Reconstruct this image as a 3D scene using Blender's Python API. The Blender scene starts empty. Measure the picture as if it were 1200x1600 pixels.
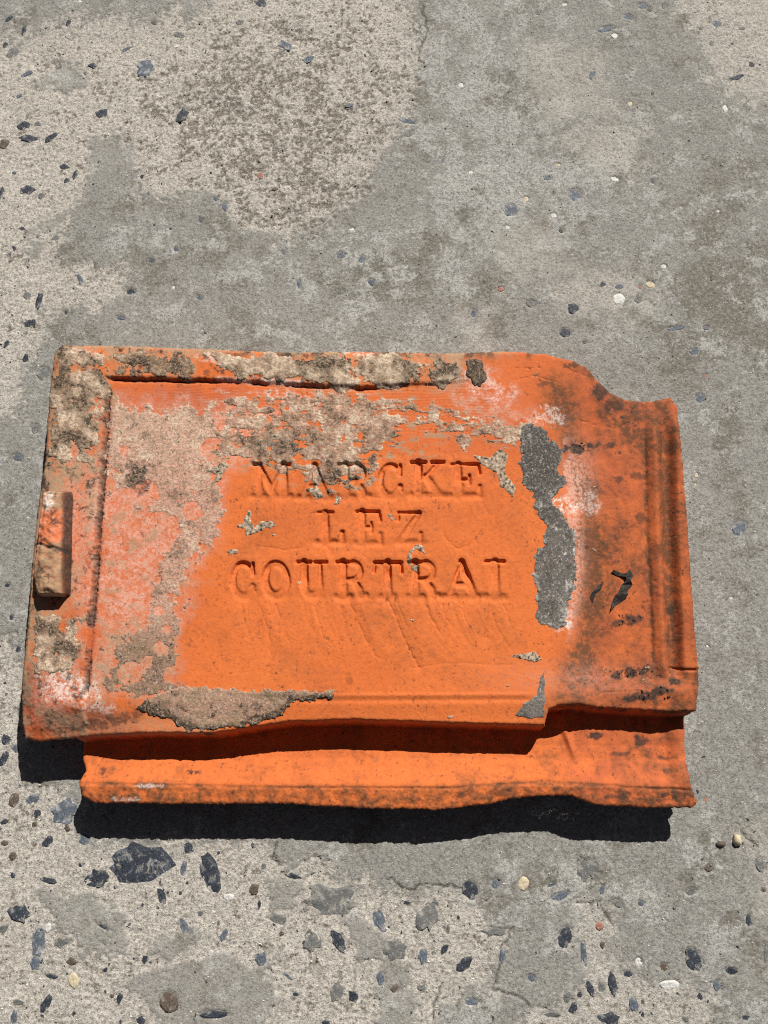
import bpy, math, random
import numpy as np
from mathutils import Vector
from mathutils.geometry import tessellate_polygon

# ------------------------------------------------------------------ camera, sky, sun, exposure
SC = bpy.context.scene
COL = SC.collection
F_PX, CAM_H, TH = 1202.0, 0.52, math.radians(15.0)      # focal length in 1200x1600 pixels, height, tilt
cam = bpy.data.cameras.new("camera")
cam.sensor_fit = 'VERTICAL'; cam.sensor_height = 36.0; cam.sensor_width = 27.0
cam.lens = 36.0 * F_PX / 1600.0
cam.clip_start = 0.01; cam.clip_end = 100
cam_o = bpy.data.objects.new("camera", cam); COL.objects.link(cam_o)
cam_o.location = (0, 0, CAM_H); cam_o.rotation_euler = (TH, 0, 0)
SC.camera = cam_o

SUN_AZ, SUN_EL = math.radians(24.0), math.radians(43.0)   # azimuth from +Y towards +X
world = bpy.data.worlds.new("World"); SC.world = world; world.use_nodes = True
wn = world.node_tree
for n in list(wn.nodes): wn.nodes.remove(n)
wo = wn.nodes.new('ShaderNodeOutputWorld'); wb = wn.nodes.new('ShaderNodeBackground')
sk = wn.nodes.new('ShaderNodeTexSky'); sk.sky_type = 'NISHITA'; sk.sun_disc = False
sk.sun_elevation = SUN_EL; sk.sun_rotation = SUN_AZ
sk.air_density = 0.22; sk.dust_density = 0.2; sk.ozone_density = 0.4
wb.inputs['Strength'].default_value = 0.05
hs = wn.nodes.new('ShaderNodeHueSaturation'); hs.inputs['Saturation'].default_value = 0.45
wn.links.new(sk.outputs[0], hs.inputs['Color']); wn.links.new(hs.outputs[0], wb.inputs['Color']); wn.links.new(wb.outputs[0], wo.inputs['Surface'])

sun = bpy.data.lights.new("sun", 'SUN'); sun.energy = 5.0; sun.angle = math.radians(0.5)
sun.color = (1.0, 0.955, 0.89)
sun_o = bpy.data.objects.new("sun", sun); COL.objects.link(sun_o)
sdir = Vector((math.sin(SUN_AZ) * math.cos(SUN_EL), math.cos(SUN_AZ) * math.cos(SUN_EL), math.sin(SUN_EL)))
sun_o.rotation_euler = sdir.to_track_quat('Z', 'Y').to_euler(); sun_o.location = sdir * 3
SC.view_settings.view_transform = 'Standard'; SC.view_settings.look = 'None'
SC.view_settings.exposure = 0.28; SC.view_settings.gamma = 1.0
SC.view_settings.use_curve_mapping = False
SC.cycles.use_denoising = False; SC.cycles.filter_width = 1.1; SC.cycles.max_bounces = 5

# ------------------------------------------------------------------ numeric helpers
CT, ST = math.cos(TH), math.sin(TH)
def proj(X, Y, z):
    yc = CT * Y + ST * (z - CAM_H); zc = ST * Y - CT * (z - CAM_H)
    return 600 + F_PX * X / zc, 800 - F_PX * yc / zc
def unproj(px, py, z):
    u = (px - 600) / F_PX; v = (py - 800) / F_PX
    t = (CAM_H - z) / (v * ST + CT)
    return t * u, t * (-v * CT + ST)

_rng = np.random.RandomState(7)
_perm = np.concatenate([_rng.permutation(256)] * 3).astype(np.int32)
_ang = _rng.rand(256).astype(np.float32) * 2 * np.pi
_gx, _gy = np.cos(_ang), np.sin(_ang)
def gnoise(x, y, s, seed=0):
    x = np.asarray(x, np.float32) / s + seed * 17.31; y = np.asarray(y, np.float32) / s + seed * 9.73
    fx = np.floor(x); fy = np.floor(y); ix = fx.astype(np.int32) & 255; iy = fy.astype(np.int32) & 255
    dx = x - fx; dy = y - fy
    def g(a, b):
        h = _perm[_perm[(ix + a) & 255] + ((iy + b) & 255)]
        return _gx[h] * (dx - a) + _gy[h] * (dy - b)
    wx = dx * dx * dx * (dx * (dx * 6 - 15) + 10); wy = dy * dy * dy * (dy * (dy * 6 - 15) + 10)
    a = g(0, 0); b = g(1, 0); c = g(0, 1); d = g(1, 1)
    return 1.5 * ((a + wx * (b - a)) * (1 - wy) + (c + wx * (d - c)) * wy)
def fbm(x, y, s, octv=4, seed=0, gain=0.5):
    r = 0; a = 1.0; t = 0
    for i in range(octv):
        r = r + a * gnoise(x, y, s, seed + i * 3); t += a; a *= gain; s *= 0.5
    return r / t * 1.35
def ss(a, b, x):
    t = np.clip((x - a) / (b - a), 0, 1); return t * t * (3 - 2 * t)
def window(x, y, pts, m):
    p = np.asarray(pts, np.float32)
    return np.nonzero((x > p[:, 0].min() - m) & (x < p[:, 0].max() + m) & (y > p[:, 1].min() - m) & (y < p[:, 1].max() + m))
def seg_d2(x, y, a, b):
    vx, vy = b[0] - a[0], b[1] - a[1]; L = vx * vx + vy * vy + 1e-9
    t = np.clip(((x - a[0]) * vx + (y - a[1]) * vy) / L, 0, 1)
    return (x - a[0] - t * vx) ** 2 + (y - a[1] - t * vy) ** 2
def sdf(x, y, poly, m=60):
    """signed distance to a closed outline, positive inside, clipped to -m outside the window"""
    out = np.full(x.shape, -float(m), np.float32); w = window(x, y, poly, m); X = x[w]; Y = y[w]
    d2 = np.full(X.shape, 1e9, np.float32); ins = np.zeros(X.shape, bool); n = len(poly)
    for i in range(n):
        a = poly[i]; b = poly[(i + 1) % n]
        d2 = np.minimum(d2, seg_d2(X, Y, a, b))
        if a[1] != b[1]:
            c = ((a[1] > Y) != (b[1] > Y)) & (X < (b[0] - a[0]) * (Y - a[1]) / (b[1] - a[1]) + a[0]); ins ^= c
    d = np.sqrt(d2); out[w] = np.maximum(np.where(ins, d, -d), -m)
    return out
def pld(x, y, pts, m=40):
    """distance to an open polyline, and how far along it (0..1)"""
    out = np.full(x.shape, float(m), np.float32); w = window(x, y, pts, m); X = x[w]; Y = y[w]
    d2 = np.full(X.shape, 1e9, np.float32)
    for a, b in zip(pts[:-1], pts[1:]): d2 = np.minimum(d2, seg_d2(X, Y, a, b))
    out[w] = np.minimum(np.sqrt(d2), m); return out
def blob(x, y, cx, cy, rx, ry, rot=0.0):
    c, s = math.cos(math.radians(rot)), math.sin(math.radians(rot)); dx = x - cx; dy = y - cy
    return np.exp(-(((dx * c + dy * s) / rx) ** 2 + ((-dx * s + dy * c) / ry) ** 2))
def interp(x, xs, ys): return np.interp(x, xs, ys).astype(np.float32)

# ------------------------------------------------------------------ mesh and material helpers
def mesh_from(name, V, faces_quads, mat, parent=None, normals=None, attrs=None, smooth=True, tris=None):
    me = bpy.data.meshes.new(name)
    V = np.ascontiguousarray(V, np.float32); Q = np.ascontiguousarray(faces_quads, np.int32).reshape(-1, 4)
    T = np.zeros((0, 3), np.int32) if tris is None else np.ascontiguousarray(tris, np.int32).reshape(-1, 3)
    me.vertices.add(len(V)); me.vertices.foreach_set('co', V.ravel())
    nl = Q.size + T.size; me.loops.add(nl)
    me.loops.foreach_set('vertex_index', np.concatenate([Q.ravel(), T.ravel()]))
    me.polygons.add(len(Q) + len(T))
    st = np.concatenate([np.arange(len(Q)) * 4, len(Q) * 4 + np.arange(len(T)) * 3]).astype(np.int32)
    me.polygons.foreach_set('loop_start', st)
    me.polygons.foreach_set('use_smooth', np.full(len(Q) + len(T), smooth, bool))
    me.update(calc_edges=True)
    for k, a in (attrs or {}).items():
        at = me.attributes.new(k, 'FLOAT_COLOR', 'POINT')
        c = np.ones((len(V), 4), np.float32); c[:, :a.shape[1]] = a
        at.data.foreach_set('color', c.ravel())
    if normals is not None:
        me.normals_split_custom_set_from_vertices(normals.tolist())
    if mat: me.materials.append(mat)
    o = bpy.data.objects.new(name, me); COL.objects.link(o)
    if parent: o.parent = parent
    return o
def poly_obj(name, verts, faces, mat, parent=None, smooth=False):
    me = bpy.data.meshes.new(name); me.from_pydata(verts, [], faces); me.update()
    if smooth: me.polygons.foreach_set('use_smooth', np.ones(len(me.polygons), bool))
    me.materials.append(mat); o = bpy.data.objects.new(name, me); COL.objects.link(o)
    if parent: o.parent = parent
    return o
def tag(o, label=None, cat=None, group=None, kind=None):
    if label: o['label'] = label
    if cat: o['category'] = cat
    if group: o['group'] = group
    if kind: o['kind'] = kind
    return o

class NT:
    """small wrapper for building a node material"""
    def __init__(s, name, rough=0.85, spec=0.25):
        s.m = bpy.data.materials.new(name); s.m.use_nodes = True; s.t = s.m.node_tree
        s.b = s.t.nodes['Principled BSDF']; s.b.inputs['Roughness'].default_value = rough
        s.b.inputs['Specular IOR Level'].default_value = spec
        s.co = s.t.nodes.new('ShaderNodeTexCoord').outputs['Object']
    def link(s, a, b): s.t.links.new(a, b)
    def put(s, v, sock):
        if hasattr(v, 'links') or hasattr(v, 'is_linked'): s.link(v, sock)
        elif isinstance(v, (tuple, list)): sock.default_value = (*v, 1.0) if len(v) == 3 else v
        else: sock.default_value = v
    def noise(s, scale, detail=4, rough=0.6, dist=0.0, stretch=None):
        n = s.t.nodes.new('ShaderNodeTexNoise'); n.inputs['Scale'].default_value = scale
        n.inputs['Detail'].default_value = detail; n.inputs['Roughness'].default_value = rough; n.inputs['Distortion'].default_value = dist
        if stretch:
            mp = s.t.nodes.new('ShaderNodeMapping'); mp.inputs['Scale'].default_value = stretch
            s.link(s.co, mp.inputs['Vector']); s.link(mp.outputs[0], n.inputs['Vector'])
        else: s.link(s.co, n.inputs['Vector'])
        return n.outputs['Fac']
    def voro(s, scale, feature='F1'):
        n = s.t.nodes.new('ShaderNodeTexVoronoi'); n.inputs['Scale'].default_value = scale; n.feature = feature
        s.link(s.co, n.inputs['Vector']); return n
    def ramp(s, fac, a, b, lo=0.0, hi=1.0):
        n = s.t.nodes.new('ShaderNodeMapRange'); n.interpolation_type = 'SMOOTHSTEP'
        n.inputs['From Min'].default_value = a; n.inputs['From Max'].default_value = b
        n.inputs['To Min'].default_value = lo; n.inputs['To Max'].default_value = hi
        s.put(fac, n.inputs['Value']); return n.outputs['Result']
    def math(s, op, a, b=0.0):
        n = s.t.nodes.new('ShaderNodeMath'); n.operation = op; s.put(a, n.inputs[0]); s.put(b, n.inputs[1]); return n.outputs[0]
    def mix(s, fac, a, b, mode='MIX'):
        n = s.t.nodes.new('ShaderNodeMix'); n.data_type = 'RGBA'; n.blend_type = mode
        s.put(fac, n.inputs['Factor']); s.put(a, n.inputs['A'] if False else n.inputs[6]); s.put(b, n.inputs[7]); return n.outputs[2]
    def attr(s, name):
        n = s.t.nodes.new('ShaderNodeAttribute'); n.attribute_name = name
        sp = s.t.nodes.new('ShaderNodeSeparateColor'); s.link(n.outputs['Color'], sp.inputs[0])
        return sp.outputs[0], sp.outputs[1], sp.outputs[2]
    def bump(s, h, strength=0.5, dist=0.001):
        n = s.t.nodes.new('ShaderNodeBump'); s.put(strength, n.inputs['Strength']); n.inputs['Distance'].default_value = dist
        s.put(h, n.inputs['Height']); s.link(n.outputs[0], s.b.inputs['Normal'])
    def color(s, c): s.put(c, s.b.inputs['Base Color'])

# fired clay: orange with brown stains, pale bloom, soot
def clay_material():
    n = NT("fired_clay", 0.82, 0.22)
    bloom, brown, soot = n.attr('wear'); white, dull, red = n.attr('wear_more')
    base = n.mix(n.noise(18, 5, 0.6), (0.60, 0.132, 0.029), (0.71, 0.190, 0.046))
    base = n.mix(n.ramp(n.noise(420, 4, 0.75), 0.35, 0.70), base, n.mix(0.5, base, (0.46, 0.10, 0.028)))
    base = n.mix(n.ramp(n.noise(75, 6, 0.72, 0.6), 0.50, 0.72, 0, 0.30), base, (0.33, 0.10, 0.045))
    base = n.mix(red, base, (0.47, 0.105, 0.040))
    gr = n.ramp(n.noise(420, 6, 0.85), 0.41, 0.58, 0.15, 1.35)
    fine = n.ramp(n.noise(300, 6, 0.78), 0.36, 0.62, 0.55, 1.35)
    base = n.mix(n.math('MINIMUM', n.math('MULTIPLY', brown, fine), 0.93), base, (0.110, 0.050, 0.024))
    base = n.mix(n.math('MINIMUM', n.math('MULTIPLY', bloom, gr), 0.85), base, (0.66, 0.375, 0.29))
    base = n.mix(n.math('MINIMUM', n.math('MULTIPLY', dull, fine), 0.9), base, (0.34, 0.235, 0.145))
    wr = n.ramp(n.noise(420, 6, 0.82), 0.42, 0.58, 0.05, 1.1)
    base = n.mix(n.math('MINIMUM', n.math('MULTIPLY', white, wr), 0.92), base, (0.74, 0.66, 0.60))
    sp = n.ramp(n.noise(420, 5, 0.75), 0.60, 0.67)
    base = n.mix(n.math('MULTIPLY', sp, 0.6), base, (0.10, 0.045, 0.025))
    base = n.mix(n.math('MINIMUM', n.math('MULTIPLY', soot, n.ramp(n.noise(500, 5, 0.8), 0.3, 0.6, 0.55, 1.15)), 0.96), base, (0.034, 0.028, 0.024))
    n.color(base)
    n.bump(n.math('ADD', n.noise(700, 4, 0.7), n.math('MULTIPLY', n.noise(160, 5, 0.7), 0.9)), 0.42, 0.0006)
    return n.m
# old mortar and lichen crust: weights dark / pink / pale
def crust_material(name, brownc, darkc, pinkc, palec, rough=0.95):
    n = NT(name, rough, 0.12)
    dark, pink, pale = n.attr('tone')
    f = n.ramp(n.noise(480, 6, 0.85), 0.40, 0.58, 0.2, 1.6)
    c = n.mix(n.noise(120, 5, 0.7), brownc, tuple(0.62 * v for v in brownc))
    c = n.mix(n.math('MINIMUM', n.math('MULTIPLY', pink, f), 1.0), c, pinkc)
    c = n.mix(n.math('MINIMUM', n.math('MULTIPLY', pale, f), 1.0), c, palec)
    c = n.mix(n.math('MINIMUM', n.math('MULTIPLY', dark, f), 1.0), c, darkc)
    sp = n.ramp(n.noise(700, 5, 0.8), 0.545, 0.62)
    c = n.mix(n.math('MULTIPLY', sp, 0.6), c, (0.05, 0.04, 0.03))
    sp2 = n.ramp(n.noise(760, 5, 0.8, 0.3), 0.55, 0.63)
    c = n.mix(n.math('MULTIPLY', sp2, 0.55), c, (0.72, 0.62, 0.52))
    n.color(c)
    n.bump(n.math('ADD', n.noise(900, 4, 0.75), n.noise(260, 4, 0.7)), 0.8, 0.0006)
    return n.m
M_CLAY = clay_material()
M_CRUST = crust_material("old_mortar", (0.31, 0.205, 0.125), (0.050, 0.038, 0.028), (0.56, 0.315, 0.235), (0.62, 0.50, 0.37))
M_TAR = crust_material("grey_cement_smear", (0.165, 0.152, 0.138), (0.075, 0.068, 0.062), (0.27, 0.245, 0.215), (0.56, 0.53, 0.49), 0.9)

# ------------------------------------------------------------------ ground
def flint_material(name, a, b, patina, amt):
    n = NT(name, 0.6, 0.3)
    c = n.mix(n.noise(90, 5, 0.65), a, b)
    c = n.mix(n.ramp(n.noise(160, 5, 0.7, 0.8), 0.60 - amt * 0.2, 0.72), c, patina)
    c = n.mix(n.ramp(n.noise(1200, 3, 0.6), 0.62, 0.72, 0, 0.5), c, (0.45, 0.42, 0.38))
    c = n.mix(n.ramp(n.noise(210, 6, 0.75, 0.4), 0.53, 0.64, 0, 0.8), c, (0.36, 0.335, 0.285))          # cement film left on the stone
    n.color(c); n.bump(n.math('ADD', n.noise(500, 4, 0.7), n.math('MULTIPLY', n.noise(110, 3, 0.5, 1.0), 2.0)), 0.7, 0.0012)
    return n.m
ST_MATS = {
    'd': flint_material("blue_black_flint", (0.014, 0.018, 0.026), (0.050, 0.060, 0.080), (0.26, 0.29, 0.33), 0.30),
    'b': flint_material("blue_grey_flint", (0.050, 0.064, 0.085), (0.14, 0.165, 0.20), (0.45, 0.47, 0.49), 0.55),
    'g': flint_material("grey_flint", (0.095, 0.096, 0.095), (0.19, 0.19, 0.18), (0.36, 0.35, 0.32), 0.5),
    'w': flint_material("white_pebble", (0.52, 0.52, 0.50), (0.68, 0.67, 0.64), (0.76, 0.75, 0.73), 0.5),
    'n': flint_material("brown_pebble", (0.075, 0.058, 0.045), (0.14, 0.105, 0.08), (0.25, 0.21, 0.17), 0.2),
    'r': flint_material("reddish_pebble", (0.28, 0.13, 0.09), (0.36, 0.18, 0.13), (0.46, 0.30, 0.25), 0.2),
    'y': flint_material("tan_pebble", (0.48, 0.40, 0.25), (0.62, 0.55, 0.40), (0.72, 0.66, 0.52), 0.4),
}
def concrete_material():
    n = NT("worn_concrete", 0.92, 0.15)
    rough, brown, lite = n.attr('zone'); pit, stain, crk = n.attr('zone_more')
    skin = n.mix(n.noise(45, 6, 0.65), (0.268, 0.262, 0.240), (0.348, 0.340, 0.314))
    skin = n.mix(n.math('MULTIPLY', stain, n.ramp(n.noise(330, 6, 0.8), 0.40, 0.56, 0.25, 0.9)), skin, (0.165, 0.148, 0.118))
    skin = n.mix(n.math('MULTIPLY', lite, n.ramp(n.noise(280, 6, 0.8), 0.40, 0.54, 0.30, 0.9)), skin, (0.44, 0.44, 0.415))
    skin = n.mix(n.ramp(n.noise(560, 6, 0.88), 0.41, 0.54), n.mix(0.68, skin, (0.10, 0.092, 0.078)), skin)
    skin = n.mix(n.ramp(n.noise(520, 5, 0.85, 0.3), 0.54, 0.66, 0, 0.5), skin, (0.54, 0.515, 0.46))
    bare = n.mix(n.noise(60, 5, 0.6), (0.53, 0.497, 0.445), (0.68, 0.642, 0.58))
    bare = n.mix(n.ramp(n.noise(430, 6, 0.88), 0.41, 0.53), (0.235, 0.205, 0.168), bare)
    bare = n.mix(n.ramp(n.noise(900, 4, 0.8), 0.54, 0.66, 0, 0.85), bare, (0.74, 0.70, 0.63))
    bare = n.mix(n.ramp(n.noise(140, 6, 0.8), 0.47, 0.60, 0, 0.5), bare, (0.30, 0.285, 0.255))
    c = n.mix(n.math('MULTIPLY', rough, n.ramp(n.noise(420, 5, 0.8), 0.36, 0.50, 0.35, 1.0)), skin, bare)
    pw = n.math('MULTIPLY', n.math('MULTIPLY', pit, rough), n.ramp(n.noise(700, 5, 0.8), 0.38, 0.55, 0.25, 0.9))
    c = n.mix(pw, c, (0.120, 0.098, 0.077))
    c = n.mix(n.math('MULTIPLY', crk, 0.8), c, (0.05, 0.045, 0.04))  # cracks, with the shade of the skin's stepped edge painted in dark
    c = n.mix(n.ramp(n.noise(620, 3, 0.7), 0.64, 0.72, 0, 0.7), c, (0.065, 0.060, 0.054))
    c = n.mix(n.ramp(n.noise(830, 2, 0.6, 0.2), 0.68, 0.74, 0, 0.8), c, (0.72, 0.69, 0.63))
    n.color(c)
    n.bump(n.math('ADD', n.math('MULTIPLY', n.noise(1100, 3, 0.7), 0.5), n.noise(420, 6, 0.75)), n.ramp(rough, 0, 1, 0.8, 1.0), 0.0012)
    return n.m
M_CONC = concrete_material()

def axis(lo, hi, step_lo, step_hi, far_lo, far_hi):
    a = [lo]
    while a[-1] < hi:
        t = (a[-1] - lo) / (hi - lo); a.append(a[-1] + step_lo + (step_hi - step_lo) * t)
    s = step_hi
    while a[-1] < far_hi: s *= 1.35; a.append(a[-1] + s)
    s = step_lo; pre = []; p = lo
    while p > far_lo: s *= 1.35; p -= s; pre.append(p)
    return np.array(pre[::-1] + a)
gxs = axis(-0.345, 0.345, 0.00092, 0.00092, -1.0, 1.0)
gys = axis(-0.195, 0.615, 0.00078, 0.00112, -0.8, 1.4)
GX, GY = np.meshgrid(gxs, gys)
gpx, gpy = proj(GX, GY, 0.0); gpx = gpx.astype(np.float32); gpy = gpy.astype(np.float32)
gwx = (GX / 0.00042).astype(np.float32); gwy = (GY / 0.00042).astype(np.float32)      # world coordinates in units of about one pixel
nb = fbm(gwx, gwy, 90, 5, 3); nb2 = fbm(gwx, gwy, 34, 4, 8); nf = fbm(gwx, gwy, 9, 4, 5, 0.65); nm = fbm(gwx, gwy, 22, 4, 21)
npit = fbm(gwx, gwy, 40, 6, 77, 0.80); npf = fbm(gwx, gwy, 11, 4, 87, 0.8)
BARE = [  # patches where the cement skin has worn off and sandy concrete shows
    ([(-400, 70), (60, 50), (140, 28), (300, 25), (380, -60), (640, -40), (658, 90), (640, 180), (590, 260), (545, 330), (430, 380), (370, 350), (330, 300), (215, 312), (205, 255), (130, 290), (100, 370), (90, 400), (190, 420), (195, 468), (120, 480), (70, 500), (55, 560), (30, 640), (-10, 670), (-400, 650)], 1.0),
    ([(-400, 1020), (20, 1000), (60, 1080), (45, 1210), (130, 1235), (135, 1312), (430, 1312), (432, 1350), (520, 1345), (545, 1378), (600, 1372), (640, 1388), (692, 1380), (735, 1398), (770, 1435), (798, 1450), (782, 1500), (772, 1545), (690, 1560), (675, 1640), (420, 1660), (340, 1900), (-400, 1900)], 1.0),
    ([(905, 1415), (945, 1412), (965, 1445), (975, 1495), (1015, 1530), (1110, 1545), (1120, 1590), (1060, 1700), (900, 1700), (830, 1592), (880, 1570), (905, 1530), (890, 1470)], 0.85),
    ([(1040, -60), (1260, -60), (1260, 150), (1150, 160), (1110, 120), (1080, 60)], 0.8),
    ([(905, 190), (985, 205), (1010, 240), (990, 270), (930, 255), (890, 225)], 0.65),
    ([(880, 430), (1010, 425), (1020, 470), (960, 500), (880, 480)], 0.6),
    ([(730, 500), (770, 480), (770, 560), (720, 545)], 0.5),
    ([(830, 60), (940, 90), (960, 170), (860, 190), (820, 120)], 0.45),
    ([(760, 360), (860, 350), (890, 420), (800, 440)], 0.4),
    ([(1160, 1280), (1260, 1300), (1260, 1460), (1185, 1420)], 0.5)]
SKIN_ISLANDS = [
    [(60, 1395), (130, 1390), (200, 1430), (195, 1490), (160, 1505), (110, 1470)], [(250, 1470), (300, 1440), (325, 1455), (270, 1500), (235, 1490)],
    [(300, 1500), (350, 1490), (420, 1505), (430, 1560), (400, 1640), (250, 1640), (230, 1560), (190, 1540), (220, 1520)],
    [(420, 1385), (470, 1365), (470, 1420), (425, 1420)], [(540, 1420), (600, 1450), (600, 1500), (560, 1500)], [(600, 1500), (640, 1505), (650, 1600), (590, 1620), (590, 1540)],
    [(60, 130), (110, 90), (140, 130), (100, 150)], [(135, 218), (200, 205), (205, 300), (190, 335), (120, 330), (50, 345), (45, 400), (70, 405), (60, 370), (140, 310)]]
bare = np.zeros_like(gpx)
for poly, k in BARE:
    d = sdf(gpx, gpy, poly, 70) + nb * 24 + nb2 * 18 + nm * 18 + npf * 26
    if k > 0.7: bare = np.maximum(bare, k * (0.75 * ss(-3, 4, d) + 0.25 * ss(-10, 40, d)))
    else: bare = np.maximum(bare, k * ss(-16, 16, d))
for poly in SKIN_ISLANDS:
    d = sdf(gpx, gpy, poly, 40) + nb2 * 16 + nm * 10 + nf * 10
    bare *= 1 - ss(-4, 5, d) * 0.85
# beige field flakes, mottling of the skin
brown = np.clip(blob(gpx, gpy, 470, 170, 190, 170, -20) * 1.15 + blob(gpx, gpy, 320, 190, 110, 70, 30) * 0.9 + blob(gpx, gpy, 1010, 90, 120, 60) * 0.5 + blob(gpx, gpy, 500, 330, 100, 50) * 0.7 + blob(gpx, gpy, 105, 110, 60, 30, 25) * 0.5 + nb * 0.35 - 0.05, 0, 1)
nl_ = fbm(gwx, gwy, 70, 7, 121, 0.80)
lite = np.clip(ss(0.02, 0.22, nl_ + 0.20 * nb + 0.16 * blob(gpx, gpy, 560, 420, 200, 110) + 0.34 * blob(gpx, gpy, 720, 120, 110, 190) + 0.30 * blob(gpx, gpy, 800, 270, 110, 60) + 0.20 * blob(gpx, gpy, 930, 1430, 170, 130) + 0.12 * blob(gpx, gpy, 960, 350, 160, 120) - 0.10), 0, 1)
pit = np.clip(ss(0.06, 0.34, 0.65 * npit + 0.75 * npf + 0.34 * brown - 0.16 + 0.12 * nb), 0, 1)
stain = np.clip(ss(0.0, 0.30, fbm(gwx, gwy, 110, 8, 61, 0.80) + 0.35 * blob(gpx, gpy, 1130, 480, 130, 170) + 0.3 * blob(gpx, gpy, 650, 440, 120, 80) + 0.25 * blob(gpx, gpy, 790, 190, 90, 60) + 0.22 * blob(gpx, gpy, 300, 400, 160, 60) - 0.06), 0, 1) * (1 - 0.8 * lite)
GH = 0.0006 * nb + (1 - bare) * (0.00075 + 0.00010 * nm + 0.00034 * npf + 0.00016 * lite - 0.00015 * stain) + bare * (0.00035 * nf + 0.00055 * npf + 0.00035 * nm - 0.0011 * pit)
for cx, cy, rx, ry, dz in ((320, 180, 60, 26, 0.0020), (75, 105, 45, 16, 0.0012), (460, 60, 50, 14, 0.001), (1020, 150, 60, 30, 0.0008)):   # shallow spalled hollows
    GH -= dz * blob(gpx, gpy, cx, cy, rx, ry, 20) * (1 + 0.6 * nb2)
CRACKS = [[(660, 10), (668, 45), (655, 75), (662, 110)], [(600, 1371), (640, 1388), (690, 1381), (735, 1397)], [(800, 1448), (782, 1505), (772, 1545), (800, 1552), (832, 1572)],
          [(905, 1413), (930, 1411), (950, 1428), (960, 1447)], [(1150, 1285), (1165, 1310), (1185, 1325)], [(690, 1535), (680, 1570), (676, 1600)], [(905, 1335), (925, 1350), (940, 1368)], [(430, 1315), (428, 1340), (440, 1352)]]
crk = np.zeros_like(gpx)
for c in CRACKS:
    d = pld(gpx + nb2 * 9, gpy + nm * 9, c, 20); crk = np.maximum(crk, np.exp(-(d / 1.5) ** 2))
GH -= 0.0012 * crk
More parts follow.
